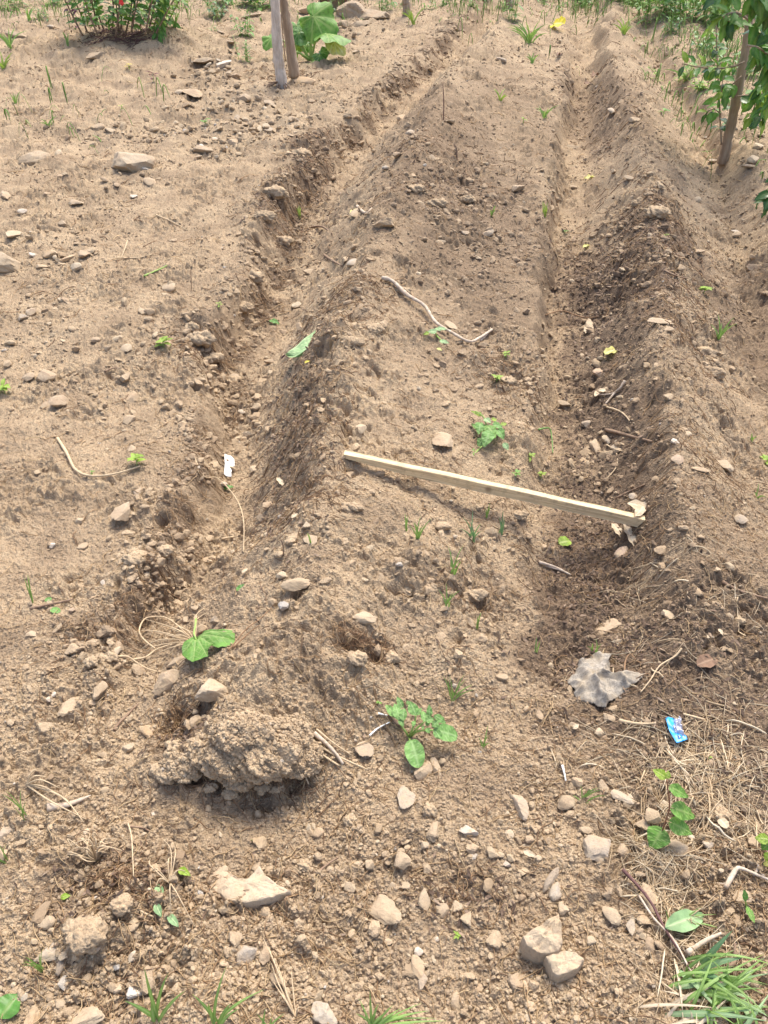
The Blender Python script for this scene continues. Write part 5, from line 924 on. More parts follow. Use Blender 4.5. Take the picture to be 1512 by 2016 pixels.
seedling('potato_seedling', (725, 700), [[(720,705,-.01),(690,640,.02),(620,540,.04),(570,430,.055)], [(725,705,-.01),(760,610,.03),(800,500,.045),(815,400,.06)], [(735,705,-.01),(800,610,.03),(860,550,.045),(930,490,.06)], [(735,705,-.01),(800,640,.02),(880,610,.035),(1050,600,.05)], [(722,705,0),(735,740,.02)]],
  [(745,735,.022,850,1055,.02,255,P_,'round'),(1050,600,.05,1385,670,.04,225,P_,'round'),(1060,600,.05,1170,720,.045,110,P_,'ovate'),(600,470,.055,535,235,.07,150,P_),(570,440,.055,395,235,.06,115,P_),(640,480,.055,650,290,.07,110,P_),(590,450,.055,650,545,.05,80,P_),(640,300,.06,560,150,.07,90,P_),
   (815,400,.06,735,215,.075,150,P_),(825,400,.06,890,300,.07,70,P_),(800,480,.05,770,540,.05,60,P_),(720,260,.06,700,200,.065,60,P_),(930,490,.06,920,330,.07,100,P_),(1000,430,.06,1000,260,.08,85,P_),(1060,400,.07,1240,500,.055,105,P_),(1040,560,.055,1125,465,.065,95,P_),(960,570,.05,1000,640,.045,80,P_),(950,480,.06,1060,440,.065,100,P_),(930,570,.05,890,560,.05,60,P_),(985,540,.05,960,470,.06,70,P_)],
  'potato seedling with crinkled grey green leaves in the open lower furrow', 'seedling', ZP, rpx=2.4)
seedling('vine_seedling', (400, 570), [[(400,570,-.01),(405,535,.03),(440,430,.07),(462,330,.10),(450,220,.13),(438,140,.16)]],
  [(398,532,.035,318,668,.02,158,'leaf','heart'),(480,470,.06,642,550,.05,125,'leaf','heart'),(500,360,.09,692,420,.07,120,'leaf','heart'),(478,200,.12,616,270,.11,85,'leaf','heart'),(440,125,.16,340,60,.17,70,'leaf_lime','ovate'),(445,130,.16,455,70,.17,40,'leaf_lime','ovate')],
  'upright vine seedling with heart shaped bright green leaves at the right', 'seedling', Z7b, 'stem_red', 1.5)
seedling('vine_seedling', (1100, 500), [[(1240,900,-.01),(1240,700,.05),(1230,600,.07)]],
  [(1230,600,.07,1125,580,.07,70,'leaf_lime'),(1235,610,.07,1180,690,.05,75,'leaf_mid'),(1240,700,.05,1200,760,.04,60,'leaf_lime'),(1240,760,.05,1200,820,.03,60,'leaf_yellow')], 'bright green seedling half cut off by the right edge', 'seedling', Z7b)
seedling('seedling', (1050, 1100), [[(1050,1110,0),(1045,1060,.03)]], [(1045,1070,.03,1045,1000,.05,40,'leaf_mid','lance'),(1055,1110,.02,1112,1225,.03,45,'leaf','lance')], 'two leaved green sprout beside the brown stone near the right edge', 'seedling', Z7b)
h_ = 'heart'
seedling('bindweed_clump', (400, 850), [[(400,850,0),(410,800,.03),(400,740,.06),(365,715,.07)], [(400,850,0),(440,800,.03),(480,790,.03)], [(395,850,0),(365,880,.01),(345,915,.0)]],
  [(400,790,.04,350,760,.04,40,'leaf','heart'),(420,800,.05,400,850,.03,52,P_,h_),(385,765,.05,380,800,.04,44,P_,h_),(415,775,.05,445,815,.04,50,'leaf',h_),(400,745,.06,425,758,.06,30,'leaf_pale'),(440,770,.05,480,775,.04,36,P_,h_),(455,790,.04,478,820,.03,38,P_,h_),(395,735,.06,350,712,.07,20,'leaf_lime'),(375,720,.065,385,735,.06,22,'leaf_lime'),(395,830,.03,375,850,.02,40,P_,h_),(430,750,.05,450,745,.05,22,'leaf_lime'),(465,770,.04,490,760,.04,20,'leaf_lime'),(360,860,.02,345,910,.01,18,'grass','lance'),(475,840,.02,495,865,.01,26,'leaf_pale')],
  'leafy weed clump with heart shaped leaves on the central ridge above the lath', 'weed', Z4c)
seedling('bindweed_sprig', (215, 420), [[(215,425,0),(210,405,.02)], [(215,420,0),(235,440,.01)]], [(215,405,.02,180,400,.025,28,'leaf_pale'),(205,395,.02,255,388,.03,22,'leaf_pale'),(225,440,.01,262,445,.012,22,'leaf_pale'),(185,410,.02,163,412,.02,18,'leaf_lime'),(215,468,.005,234,476,.006,14,'leaf_yellow')], 'small sprig with pale green leaves beside the bent dead stick', 'weed', Z4c)
SEED = [(978, 752, 'leaf_lime', 20, 'tiny yellow green seedling on the right slope of the central ridge'), (996, 704, 'leaf_lime', 16, 'tiny lime seedling just above the yellow green one on the ridge slope'), (1045, 905, 'leaf_lime', 18, 'lime seedling on the ridge slope beside the thread'), (1016, 938, 'leaf', 16, 'two leaved green seedling just above the lath'),
        (1065, 940, 'leaf_lime', 16, 'lime seedling with a runner just right of the two leaved one'), (322, 682, 'leaf_lime', 30, 'red tipped lime seedling at the edge of the left bed'), (10, 775, 'leaf_lime', 26, 'lime seedling at the left edge of the frame'), (270, 915, 'leaf_lime', 28, 'lime seedling at the right tip of the curved dry root'), (182, 934, 'leaf', 10, 'minute green seedling inside the curve of the dry root'),
        (1310, 468, 'leaf_lime', 12, 'minute lime seedling on the crest of the right ridge'), (1385, 580, 'leaf_lime', 22, 'lime sprig on the far side of the right ridge'), (1112, 460, 'leaf', 12, 'tiny green sprout at the edge of the middle furrow'), (1305, 232, 'leaf', 18, 'small green sprout on the far right slope beside the leaning tree'), (1030, 242, 'leaf_lime', 12, 'tiny lime sprout in the far middle furrow bank'),
        (405, 248, 'leaf', 16, 'small green sprout in the rubble on the upper left bed'), (432, 605, 'leaf_lime', 14, 'faint lime sprout on the edge of the left bank'), (500, 1655, 'leaf_lime', 8, 'minute sprout above the bitten slab'), (900, 1845, 'leaf_lime', 14, 'small lime sprout left of the big pointed stone'), (1395, 1495, 'leaf_lime', 10, 'minute sprout in the straw above the vine seedling'),
        (745, 1385, 'leaf', 10, 'minute green sprout up and left of the potato seedling'), (1508, 915, 'leaf_lime', 22, 'lime sprout at the right edge of the frame'), (255, 138, 'leaf_gold', 12, 'yellow flowered sprout near the rock with a pale tip'), (303, 162, 'leaf_purple', 20, 'dark purple seedling below the flowering bush'), (240, 215, 'leaf_lime', 9, 'minute sprout on the upper left bed')]
for (x, y, m_, s, lab) in SEED:
    k = 3 if s < 14 else (5 if s < 22 else 9); lv = []
    for i in range(k):
        a = i * 2.4 + x; r1 = s * (.55 + .25 * rnd.random()); bx, by = x + rnd.uniform(-.1, .1) * s, y - s * rnd.uniform(.2, .8); lv.append((bx, by, .02, bx + math.cos(a) * r1, by + math.sin(a) * r1 * .6 - 2, .025, r1 * .75, m_ if i % 4 != 3 or x != 322 else 'leaf_purple'))
    root, g = plant('seedling', (x, y), lab, 'seedling'); ms = Mesh(); mpp = np.linalg.norm(g - np.array([0, 0, CAMZ])) / F
    hh = s * mpp * .6; tube(ms, [g - UP * .005, g + UP * hh], [.0012 + .4 * mpp, .0008 + .3 * mpp], 5); ms.build('stem', M['stem'], root, root.location, 'tone'); ms = Mesh()
    for i in range(k):
        a = i * 2.4 + x; hz = hh * rnd.uniform(.35, 1.05); d = np.array([math.cos(a), math.sin(a), rnd.uniform(.1, .8)]); leaf(ms, g + UP * hz, d, UP, s * mpp * rnd.uniform(.5, .75), s * mpp * rnd.uniform(.3, .45), 'ovate', .25, .4, 8, 4)
    ms.build('foliage', M[m_], root, root.location)

# ------------------------------------------------------------------ grass tufts
def tuft(px, py, n, hpx, spx, mat, label, wpx=3.2, seed=0, tips=None, lean=(0, 0), cat='grass', name='grass_tuft', droop=.5, bsd=.004):
    g = ground(px, py); mpp = np.linalg.norm(g - np.array([0, 0, CAMZ])) / F; r = np.random.default_rng(seed + int(px)); ms = Mesh(); toward = np.array([0, -g[1], CAMZ]); toward /= np.linalg.norm(toward)
    for i in range(n):
        if tips: tx, ty, th = tips[i]; T = lift(tx, ty, g[2], th)
        else:
            l_ = hpx * mpp * r.uniform(.45, 1.0); a = r.uniform(0, 2 * math.pi); sp = spx * mpp * r.uniform(.3, 1); T = g + np.array([math.cos(a) * sp + lean[0] * l_, math.sin(a) * sp + lean[1] * l_, l_ * .85])
        b0 = g + np.array([*(r.normal(0, .06 * spx * mpp + (bsd if tips else .001), 2)), -.004]); d = T - b0; Lb = np.linalg.norm(d); side = np.cross(d, toward); side /= np.linalg.norm(side); side = side * math.cos(r.uniform(-.7, .7)) + toward * math.sin(r.uniform(-.7, .7)) * .6
        ns = 10; V = []; A = []; bend = np.array([*(d[:2] * .35), 0]) * r.uniform(.5, 1.4) * droop
        for k in range(ns + 1):
            t = k / ns; c = b0 + d * t + UP * Lb * droop * .45 * 4 * t * (1 - t) * .5 - bend * 4 * t * (1 - t) * .5; w_ = wpx * mpp * .5 * (min(1, .5 + 3 * t) * (1 - t ** 2.2) + .03)
            V += [c - side * w_, c + UP * -w_ * .35, c + side * w_]; A += [0, .8, 0]
        ms.add(V, [(k * 3 + j, k * 3 + j + 1, k * 3 + j + 4, k * 3 + j + 3) for k in range(ns) for j in (0, 1)], A)
    o = ms.build(name, M[mat], None, (0, 0, 0)); o.data.transform(Matrix.Translation(-Vector(g))); o.location = tuple(g); return tag(o, label, cat)
GR = [(823, 1060, 7, 60, 30, 'grass', 'green grass tuft on the slope below the middle of the lath'), (800, 1045, 3, 52, 6, 'grass', 'three thin grass blades left of the tuft below the lath'), (930, 1065, 8, 62, 42, 'grass_blue', 'sprawling grey green grass right of the tuft below the lath'), (958, 1020, 3, 60, 10, 'grass', 'slim grass blades right under the middle of the lath'),
      (985, 1050, 4, 60, 20, 'grass_blue', 'grey green grass wisps under the right half of the lath'), (940, 1240, 3, 62, 8, 'grass', 'upright grass blades at the middle of the lower ridge slope'), (892, 1130, 7, 70, 35, 'grass', 'trailing grass on the lower ridge slope above the dark hollow'), (880, 1195, 5, 60, 30, 'grass', 'thin grass around the dark hollow on the lower ridge slope'),
      (1150, 1575, 7, 48, 34, 'grass', 'short grass tuft left of the light grey chunky stone'), (612, 1075, 2, 48, 6, 'grass', 'two grass blades on the ridge crest beside pale stones'), (890, 1375, 8, 70, 44, 'grass', 'wispy grass above and right of the potato seedling'), (950, 1470, 4, 50, 26, 'grass', 'small grass tuft on the sand right of the potato seedling'),
      (1055, 1285, 3, 40, 15, 'grass', 'faint grass blades in the furrow above the grey rag'), (1170, 1285, 5, 38, 20, 'grass', 'small grass tuft touching the top of the grey rag'), (50, 1610, 5, 100, 24, 'grass', 'green grass at the left edge beside the dead grass stalk'), (8, 1700, 5, 70, 24, 'grass', 'lime grass poking in at the left edge below the grey stone'),
      (66, 1185, 3, 75, 12, 'grass', 'tall thin grass blades beside the brown to green stalk'), (1415, 668, 9, 50, 24, 'grass', 'green grass tuft on the far side of the right ridge'), (1072, 425, 6, 34, 14, 'leaf_lime', 'yellow green grass tuft at the bank of the middle furrow'), (968, 425, 4, 26, 12, 'grass', 'small grass sprig in the dark patch of the far central ridge'),
      (985, 198, 7, 26, 22, 'leaf_lime', 'lime grass sprig on the far central ridge'), (1072, 232, 7, 26, 26, 'grass', 'dark green grass on the far right slope of the central ridge'), (20, 95, 12, 40, 36, 'grass', 'green grass clump at the upper left edge'), (8, 138, 9, 34, 26, 'leaf_lime', 'yellowish grass clump at the left edge below the green one'),
      (58, 42, 6, 26, 20, 'grass', 'small grass tuft near the top left corner'), (134, 90, 4, 30, 8, 'grass', 'tiny grass sprig left of the flowering bush'), (30, 205, 4, 30, 14, 'grass', 'thin grass wisps on the upper left bed edge'), (345, 55, 5, 34, 14, 'grass', 'thin grass right of the flowering bush'), (98, 250, 5, 26, 20, 'grass', 'small spreading weed grass on the upper left bed'),
      (1040, 85, 16, 46, 40, 'grass', 'bright grass clump beside the far middle furrow'), (1227, 68, 10, 34, 26, 'leaf_lime', 'yellow green grass on the far crest of the right ridge'), (815, 48, 8, 34, 26, 'leaf_lime', 'yellow green grass at the foot of the far post'), (1046, 125, 6, 22, 18, 'grass', 'sparse grass below the bright clump by the far furrow'), (1350, 160, 7, 26, 40, 'grass', 'low grass in the far right furrow left of the tree'),
      (85, 1910, 6, 100, 34, 'grass', 'reddish based grass sprig below the kite stone'), (1480, 870, 3, 24, 10, 'grass', 'faint grass sprig near the right edge on the ridge'), (590, 430, 5, 34, 12, 'leaf_lime', 'yellow green grass at the foot of the dark left bank'), (1490, 980, 4, 34, 20, 'grass', 'thin grass at the right edge beyond the right ridge')]
for i, a in enumerate(GR): tuft(*a[:3], a[3] * (.85 if a[1] < 300 else 1), *a[4:6], a[6], seed=i, wpx=3 if a[1] > 300 else 2.6)
tuft(308, 2012, 5, 0, 0, 'grass', 'three bladed green grass tuft at the bottom edge left of centre', 7, 3, [(284, 1905, .13), (332, 1915, .12), (245, 1970, .05), (365, 1950, .08), (300, 1960, .05)], droop=.35)
tuft(425, 2020, 6, 0, 0, 'grass', 'arching green grass tuft at the bottom edge right of the three bladed one', 6.5, 4, [(378, 1957, .06), (446, 1902, .1), (472, 1985, .06), (520, 1948, .05), (410, 1975, .07), (455, 1975, .05)], droop=.6)
tuft(730, 2025, 12, 0, 0, 'grass', 'sparse green grass tuft at the bottom edge in the middle', 5.5, 5, [(706, 1965, .05), (728, 1950, .07), (745, 1975, .04), (790, 1985, .03), (830, 1975, .03), (860, 2005, .02), (765, 1990, .03), (700, 1995, .03), (845, 1990, .03), (775, 1978, .04), (880, 2010, .03), (820, 2005, .02)], droop=.5)
tuft(525, 2030, 4, 0, 0, 'grass', 'thin grass blades in front of the dead grass stalks', 4, 6, [(523, 1985, .04), (560, 1995, .03), (505, 1995, .03), (535, 2000, .03)], droop=.3)
r0 = np.random.default_rng(77)
tuft(1385, 1960, 46, 0, 0, 'grass', 'large green grass clump filling the bottom right corner', 5.5, 7, [(r0.uniform(1390, 1535), r0.uniform(1870, 2030), r0.uniform(.01, .06)) for _ in range(46)], droop=.7, bsd=.028)
tuft(1372, 1905, 4, 0, 0, 'grass_blue', 'broad blue green grass blades above the bottom right clump', 11, 8, [(1442, 1832, .06), (1425, 1930, .03), (1465, 1885, .03), (1430, 1950, .03)], droop=.3)
tuft(1320, 1812, 7, 0, 0, 'grass', 'thin grass around the lance shaped leaf', 3.5, 9, [(1400, 1822, .02), (1380, 1785, .03), (1440, 1835, .02), (1350, 1780, .03), (1310, 1790, .03), (1410, 1800, .02), (1370, 1835, .02)], droop=.3)
tuft(1400, 1975, 12, 0, 0, 'leaf_pale', 'pale straw coloured blades mixed in the bottom right grass clump', 9, 10, [(r0.uniform(1410, 1530), r0.uniform(1900, 2020), r0.uniform(.01, .04)) for _ in range(12)], droop=.4, bsd=.03)
tuft(1350, 1990, 14, 0, 0, 'leaf_dry', 'dry tan blades at the base of the bottom right grass clump', 6, 11, [(r0.uniform(1290, 1460), r0.uniform(1920, 2030), r0.uniform(.005, .03)) for _ in range(14)], droop=.4, bsd=.03)
# ------------------------------------------------------------------ far plants
def pl_tube(ms, pts, rpx, Y, sides=8, knob=.04, conv=(0, 0, 1), taper=.6):
    P = [plane(conv[0] + p[0] * conv[2], conv[1] + p[1] * conv[2], Y + (p[2] if len(p) > 2 else 0)) for p in pts]; mpp = Y / F * 1.05; return tube(ms, P, np.linspace(rpx, rpx * taper, len(P)) * mpp, sides, knob, int(abs(pts[0][0])))
# left pair of trunks
g = ground(563, 172); Yt = g[1]; T1 = thing('tree_trunks', tuple(g), 'pair of slender pale bare trunks beside the squash plant', 'tree')
ms = Mesh(); pl_tube(ms, [(556, 178), (553, 150), (549, 120), (545, 70), (542, 20), (541, -40), (545, -160), (540, -330)], 9.5, Yt, 12, .07); ms.build('trunk', M['bark_pale'], T1, T1.location, 'tone')
ms = Mesh(); pl_tube(ms, [(580, 152, .12), (574, 110, .12), (567, 60, .12), (559, 10, .12), (552, -40, .12), (556, -150, .1), (570, -320, .1)], 9, Yt, 12, .05); ms.build('trunk', M['bark'], T1, T1.location, 'tone')
ms = Mesh()
for a in [(-38, 6), (-26, -22), (-14, 10), (8, 12), (20, 4), (-30, -8), (14, 16), (-8, 18), (-44, -4)]:
    pl_tube(ms, [(555, 160), (555 + a[0] * .5, 166 + a[1] * .2, -.04), (555 + a[0], 176 + a[1] * .6, -.08)], 1.3, Yt, 5)
pl_tube(ms, [(562, 120, -.03), (556, 60, -.04), (553, 28, -.04)], 1., Yt, 5)
ms.build('root', M['twig'], T1, T1.location, 'tone')
# squash plant
g = ground(612, 122); Ys = g[1]; SQ = thing('squash_plant', tuple(g), 'squash plant with big round bright green leaves beside the pale trunks', 'plant')
def sq_leaf(base, rpx, tip, nrm, mat, seed, dy=0., stalk=None, lob=.1):
    P = plane(*base, Ys + dy); mpp = Ys / F; ms = Mesh(); palm_leaf(ms, P, nrm, tip, rpx * mpp, seed, 5, lob, .07, .7, .03, 12, 72, .22); lf = ms.build('leaf', M[mat], SQ, SQ.location)
    if stalk:
        ms = Mesh(); pts = [plane(x, y, Ys + dy * i / (len(stalk) - 1)) for i, (x, y) in enumerate(stalk)] + [P]; tube(ms, pts, np.linspace(2.3, 1.5, len(pts)) * mpp, 7); v = ms.build('leaf_stalk', M['stem'], lf, (0, 0, 0), 'tone'); v.data.transform(Matrix.Translation(-Vector(SQ.location)))
sq_leaf((617, 32), 37, (.75, -.2, -.35), (.1, -.85, .5), 'leaf', 1, 0, [(612, 120), (612, 90), (613, 60)])
sq_leaf((643, 66), 35, (1, -.2, .05), (.1, -.02, .99), 'leaf', 2, -.05, [(613, 120), (618, 92), (625, 76)])
sq_leaf((584, 50), 28, (.2, -.5, -.5), (-.2, -.75, .6), 'leaf_potato', 3, .05, [(609, 118), (598, 96), (588, 84), (584, 66)])
sq_leaf((536, 74), 19, (-.5, -.4, -.5), (-.1, -.6, .75), 'leaf', 4, .1, [(608, 118), (585, 100), (560, 82)])
sq_leaf((656, 82), 22, (.8, -.3, -.55), (.3, -.5, .7), 'leaf_yellow', 5, -.05, [(616, 122), (640, 115), (649, 95)])
sq_leaf((580, 84), 17, (-.1, -.5, -.9), (.2, -.9, .3), 'leaf_lime', 6, .0, [(610, 118), (592, 92)])
sq_leaf((606, 88), 14, (-.7, -.5, -.1), (-.1, -.6, .8), 'leaf_mid', 7, .05, [(612, 118), (610, 100)])
sq_leaf((631, 108), 14, (-.4, -.7, -.4), (0, -.6, .8), 'leaf_mid', 8, -.08, [(614, 120), (625, 116)])
sq_leaf((634, 104), 11, (.5, -.3, .4), (-.2, -.8, .5), 'leaf', 9, -.05, [(614, 120), (626, 114)])
sq_leaf((588, 64), 15, (0, -.5, -.8), (0, -.8, .5), 'leaf_mid', 10, 0, [(610, 118), (596, 90)])
sq_leaf((578, 100), 12, (-.6, -.5, -.4), (0, -.7, .6), 'leaf_lime', 11, -.05, [(610, 118), (592, 106)])
ms = Mesh(); pl_tube(ms, [(621, 122, -.1), (608, 129, -.12), (596, 136, -.14)], 3, Ys, 8, .02, taper=.8); ms.build('main_stem', M['stem'], SQ, SQ.location, 'tone')

# leafy shoots used by the tree on the right and the tall weeds
def shoot(root, pts, rpx, Y, n, lpx, mats, seed, dz=0., bark='bark', spread=1., w_=.5, droop=-.5, start=.15, name='branch'):
    r = np.random.default_rng(seed); ms = Mesh(); q = pl_tube(ms, pts, rpx, Y, 6, .03, taper=.4); br = ms.build(name, M[bark], root, root.location, 'tone'); mpp = Y / F
    T = np.gradient(q, axis=0); T /= np.linalg.norm(T, axis=1, keepdims=True); ms = {m_: Mesh() for m_ in set(mats)}
    for i in range(n):
        s = start + (1 - start) * (i + r.uniform(0, .8)) / n; k = min(len(q) - 1, int(s * (len(q) - 1))); a = i * 2.4 + r.uniform(-.5, .5); t = T[k]; e1 = np.cross(t, [.2, .3, 1.]); e1 /= np.linalg.norm(e1); e2 = np.cross(t, e1)
        d = (e1 * math.cos(a) + e2 * math.sin(a)) * spread + t * .5 + UP * droop + np.array([0, -.15, 0]); l_ = lpx * mpp * r.uniform(.6, 1.1); st = q[k] + d / np.linalg.norm(d) * .012
        leaf(ms[mats[r.integers(0, len(mats))]], st, d, np.array([r.normal(0, .4), -.4 + r.normal(0, .3), .9]), l_, l_ * w_ * r.uniform(.85, 1.15), 'ovate', .25, r.uniform(.1, .7), 8, 4, wav=.5, seed=i, twist=r.uniform(-.5, .5))
    for m_, x in ms.items():
        if x.v: x.build('leaves', M[m_], root, root.location)
g = ground(1427, 318); Yr = g[1]; TR = thing('leaning_tree', tuple(g), 'young leaning tree with green leaves at the upper right edge', 'tree')
ms = Mesh(); pl_tube(ms, [(1422, 322), (1428, 300), (1436, 260), (1447, 210), (1458, 150), (1468, 100), (1474, 50), (1478, 0), (1480, -100), (1490, -300), (1500, -560)], 9.5, Yr, 12, .05, taper=.45); ms.build('trunk', M['bark'], TR, TR.location, 'tone')
gm = ['leaf_mid', 'leaf', 'leaf', 'leaf_lime', 'leaf_dark']
SH = [([(1420, 285), (1417, 220), (1414, 160), (1411, 100), (1410, 50)], 1.6, 34, 27, .0, 1, -.35), ([(1466, 122), (1440, 132), (1410, 135), (1375, 132), (1345, 126)], 2, 18, 22, -.1, 2, -.3), ([(1460, 150), (1435, 172), (1420, 180), (1425, 150)], 1.6, 12, 26, -.2, 3, -.3), ([(1450, 190), (1500, 185), (1560, 175)], 1.6, 16, 27, -.1, 4, -.6),
      ([(1478, 10), (1500, 60), (1520, 110), (1530, 160)], 2.4, 30, 36, -.3, 5, -.5), ([(1478, -20), (1505, 0), (1540, 40)], 2.4, 26, 36, -.5, 6, -.7), ([(1476, 40), (1450, 25), (1425, 32), (1440, 45)], 2, 14, 34, -.3, 7, -.5), ([(1470, 90), (1495, 95), (1520, 120), (1525, 150)], 2, 26, 34, -.4, 8, -.5), ([(1520, 120), (1500, 170), (1490, 190), (1480, 235)], 1.5, 22, 26, -.2, 9, -.4),
      ([(1540, 150), (1515, 200), (1500, 220), (1492, 240)], 1.5, 14, 26, -.3, 10, -.5), ([(1478, -60), (1440, -40), (1420, -10)], 2, 16, 34, -.2, 11, -.6), ([(1480, -200), (1430, -260), (1400, -340)], 3, 40, 40, 0, 12, -.4), ([(1482, -150), (1540, -220), (1600, -260)], 3, 40, 40, -.3, 13, -.4), ([(1490, -300), (1460, -400), (1450, -520)], 3, 40, 40, .1, 14, -.4), ([(1490, -320), (1560, -420), (1600, -500)], 3, 40, 40, 0, 15, -.4), ([(1420, 225), (1405, 215), (1390, 222)], 1.2, 7, 22, -.05, 16, -.5)]
for p, rp, n, lp, dy, sd_, dr in SH: shoot(TR, p, rp, Yr + dy, int(n * 1.4), lp, gm if sd_ not in (5, 6, 8, 13) else ['leaf_dark', 'leaf_mid', 'leaf_mid', 'leaf'], sd_, droop=dr)
g = ground(1530, 470); LW = thing('young_tree', (g[0], g[1], g[2]), 'dark leaved shoot reaching in at the right edge halfway down the right furrow', 'tree')
ms = Mesh(); pl_tube(ms, [(1560, 480), (1562, 400), (1560, 300), (1565, 180)], 5, g[1], 8); ms.build('trunk', M['bark'], LW, LW.location, 'tone')
shoot(LW, [(1560, 370), (1530, 375), (1505, 400)], 1.5, g[1], 14, 36, ['leaf_dark'], 31, droop=-.4); shoot(LW, [(1562, 330), (1540, 340), (1520, 370)], 1.5, g[1], 8, 36, ['leaf_dark'], 32, droop=-.5); shoot(LW, [(1562, 260), (1580, 230), (1600, 220)], 1.5, g[1], 14, 36, ['leaf_mid'], 33, droop=-.4)

# flowering bush at the upper left
g = ground(250, 72); Yb = g[1]; BU = thing('flowering_bush', tuple(g), 'bushy plant with purple stems and a red flower at the top left', 'bush')
r = np.random.default_rng(44); k = 0
for i in range(20):
    bx = 168 + 152 * i / 19 + r.uniform(-6, 6); tx = bx + (bx - 235) * .55 + r.uniform(-14, 14); dy = r.uniform(-.25, .25)
    mats = ['leaf_purple', 'leaf_mid', 'leaf_mid', 'leaf'] if bx < 180 else (['leaf_mid', 'leaf', 'leaf', 'leaf_lime'] if i % 3 else ['leaf_mid', 'leaf_dark', 'leaf', 'leaf_mid'])
    shoot(BU, [(bx, 58 + r.uniform(-6, 14), dy), ((bx + tx) / 2 + r.uniform(-4, 4), 20, dy), (tx, -30, dy), (tx + r.uniform(-15, 15), -90, dy)], 1.5, Yb, 30, 21, mats, 100 + i, bark='twig', start=.16, droop=-.15, w_=.42, name='stem')
shoot(BU, [(322, -20, -.1), (318, 20, -.12), (314, 50, -.15), (312, 74, -.18)], 2, Yb, 46, 19, ['leaf_mid', 'leaf', 'leaf_mid'], 130, bark='stem', start=.1, droop=-.5, w_=.32, name='stem')
shoot(BU, [(215, 58, -.15), (214, 48, -.15), (213, 36, -.15)], 2, Yb, 16, 14, ['leaf_mid', 'leaf'], 131, bark='stem', droop=.2, name='stem'); shoot(BU, [(172, 50, -.1), (171, 42, -.1), (170, 34, -.1)], 1.5, Yb, 10, 12, ['leaf_mid', 'leaf'], 132, bark='stem', droop=.2, name='stem')
m, t, b = new_mat('petal_red', .5, .3); b.inputs['Base Color'].default_value = (.75, .06, .05, 1); M['petal'] = m
ms = Mesh(); P = plane(239, 3, Yb - .3)
for i in range(6): a = i * 1.05; leaf(ms, P, (math.cos(a) * .6, -.4, math.sin(a) - .4), (0, -1, .2), .03, .018, 'ovate', .2, .5, 6, 4)
ms.build('flower', M['petal'], BU, BU.location)
ms = Mesh()
for i in range(260):
    a, b_ = r.uniform(175, 300), r.uniform(40, 62); p0 = plane(a, b_, Yb + r.uniform(-.2, .2)); p0[2] = gz(p0[0], p0[1]) + .004; d = r.normal(0, .07, 2); p1 = p0 + np.array([d[0], d[1], 0]); p1[2] = gz(p1[0], p1[1]) + r.uniform(.005, .04); tube(ms, [p0, p1], [.0025, .0015], 4)
ms.build('fallen_twigs', M['twig_dark'], BU, BU.location, 'tone')

def weed(px, py, hpx, wpx, n, mats, label, seed, lpx=14, w_=.35, grp=None, dr=.1):
    g = ground(px, py); root = thing('weed', tuple(g), label, 'weed', grp); r = np.random.default_rng(seed); mpp = g[1] / F; stem = Mesh(); ms = {m_: Mesh() for m_ in set(mats)}
    n = int(n * (1.7 if px > 1150 else 1.3))
    for i in range(n):
        bx = r.normal(0, .3) * wpx * mpp; by = r.normal(0, .3) * wpx * mpp; b0 = np.array([g[0] + bx, g[1] + by, gz(g[0] + bx, g[1] + by) - .01]); hh = hpx * mpp * r.uniform(.45, 1.05); tp = b0 + np.array([bx * .6 + r.normal(0, .15) * hh, by * .3 + r.normal(0, .15) * hh, hh]); tube(stem, [b0, (b0 + tp) / 2 + r.normal(0, .01, 3), tp], [.003, .0025, .0015], 5)
        if n <= 12: stem.build('stem', M['stem'], root, root.location, 'tone'); stem = Mesh()
        for j in range(8):
            q = .15 + .85 * j / 7; a = j * 2.4 + r.uniform(0, 1); d = np.array([math.cos(a), math.sin(a) * .8 - .15, r.uniform(-.2, .7) + dr]); l_ = lpx * mpp * r.uniform(.6, 1.1) * (1.15 - .4 * q); leaf(ms[mats[r.integers(0, len(mats))]], b0 + (tp - b0) * q, d, UP, l_, l_ * w_, 'lance', .25, .5, 7, 4)
    stem.v and stem.build('stems', M['stem'], root, root.location, 'tone')
    for m_, x in ms.items():
        if x.v: x.build('foliage', M[m_], root, root.location)
    return root
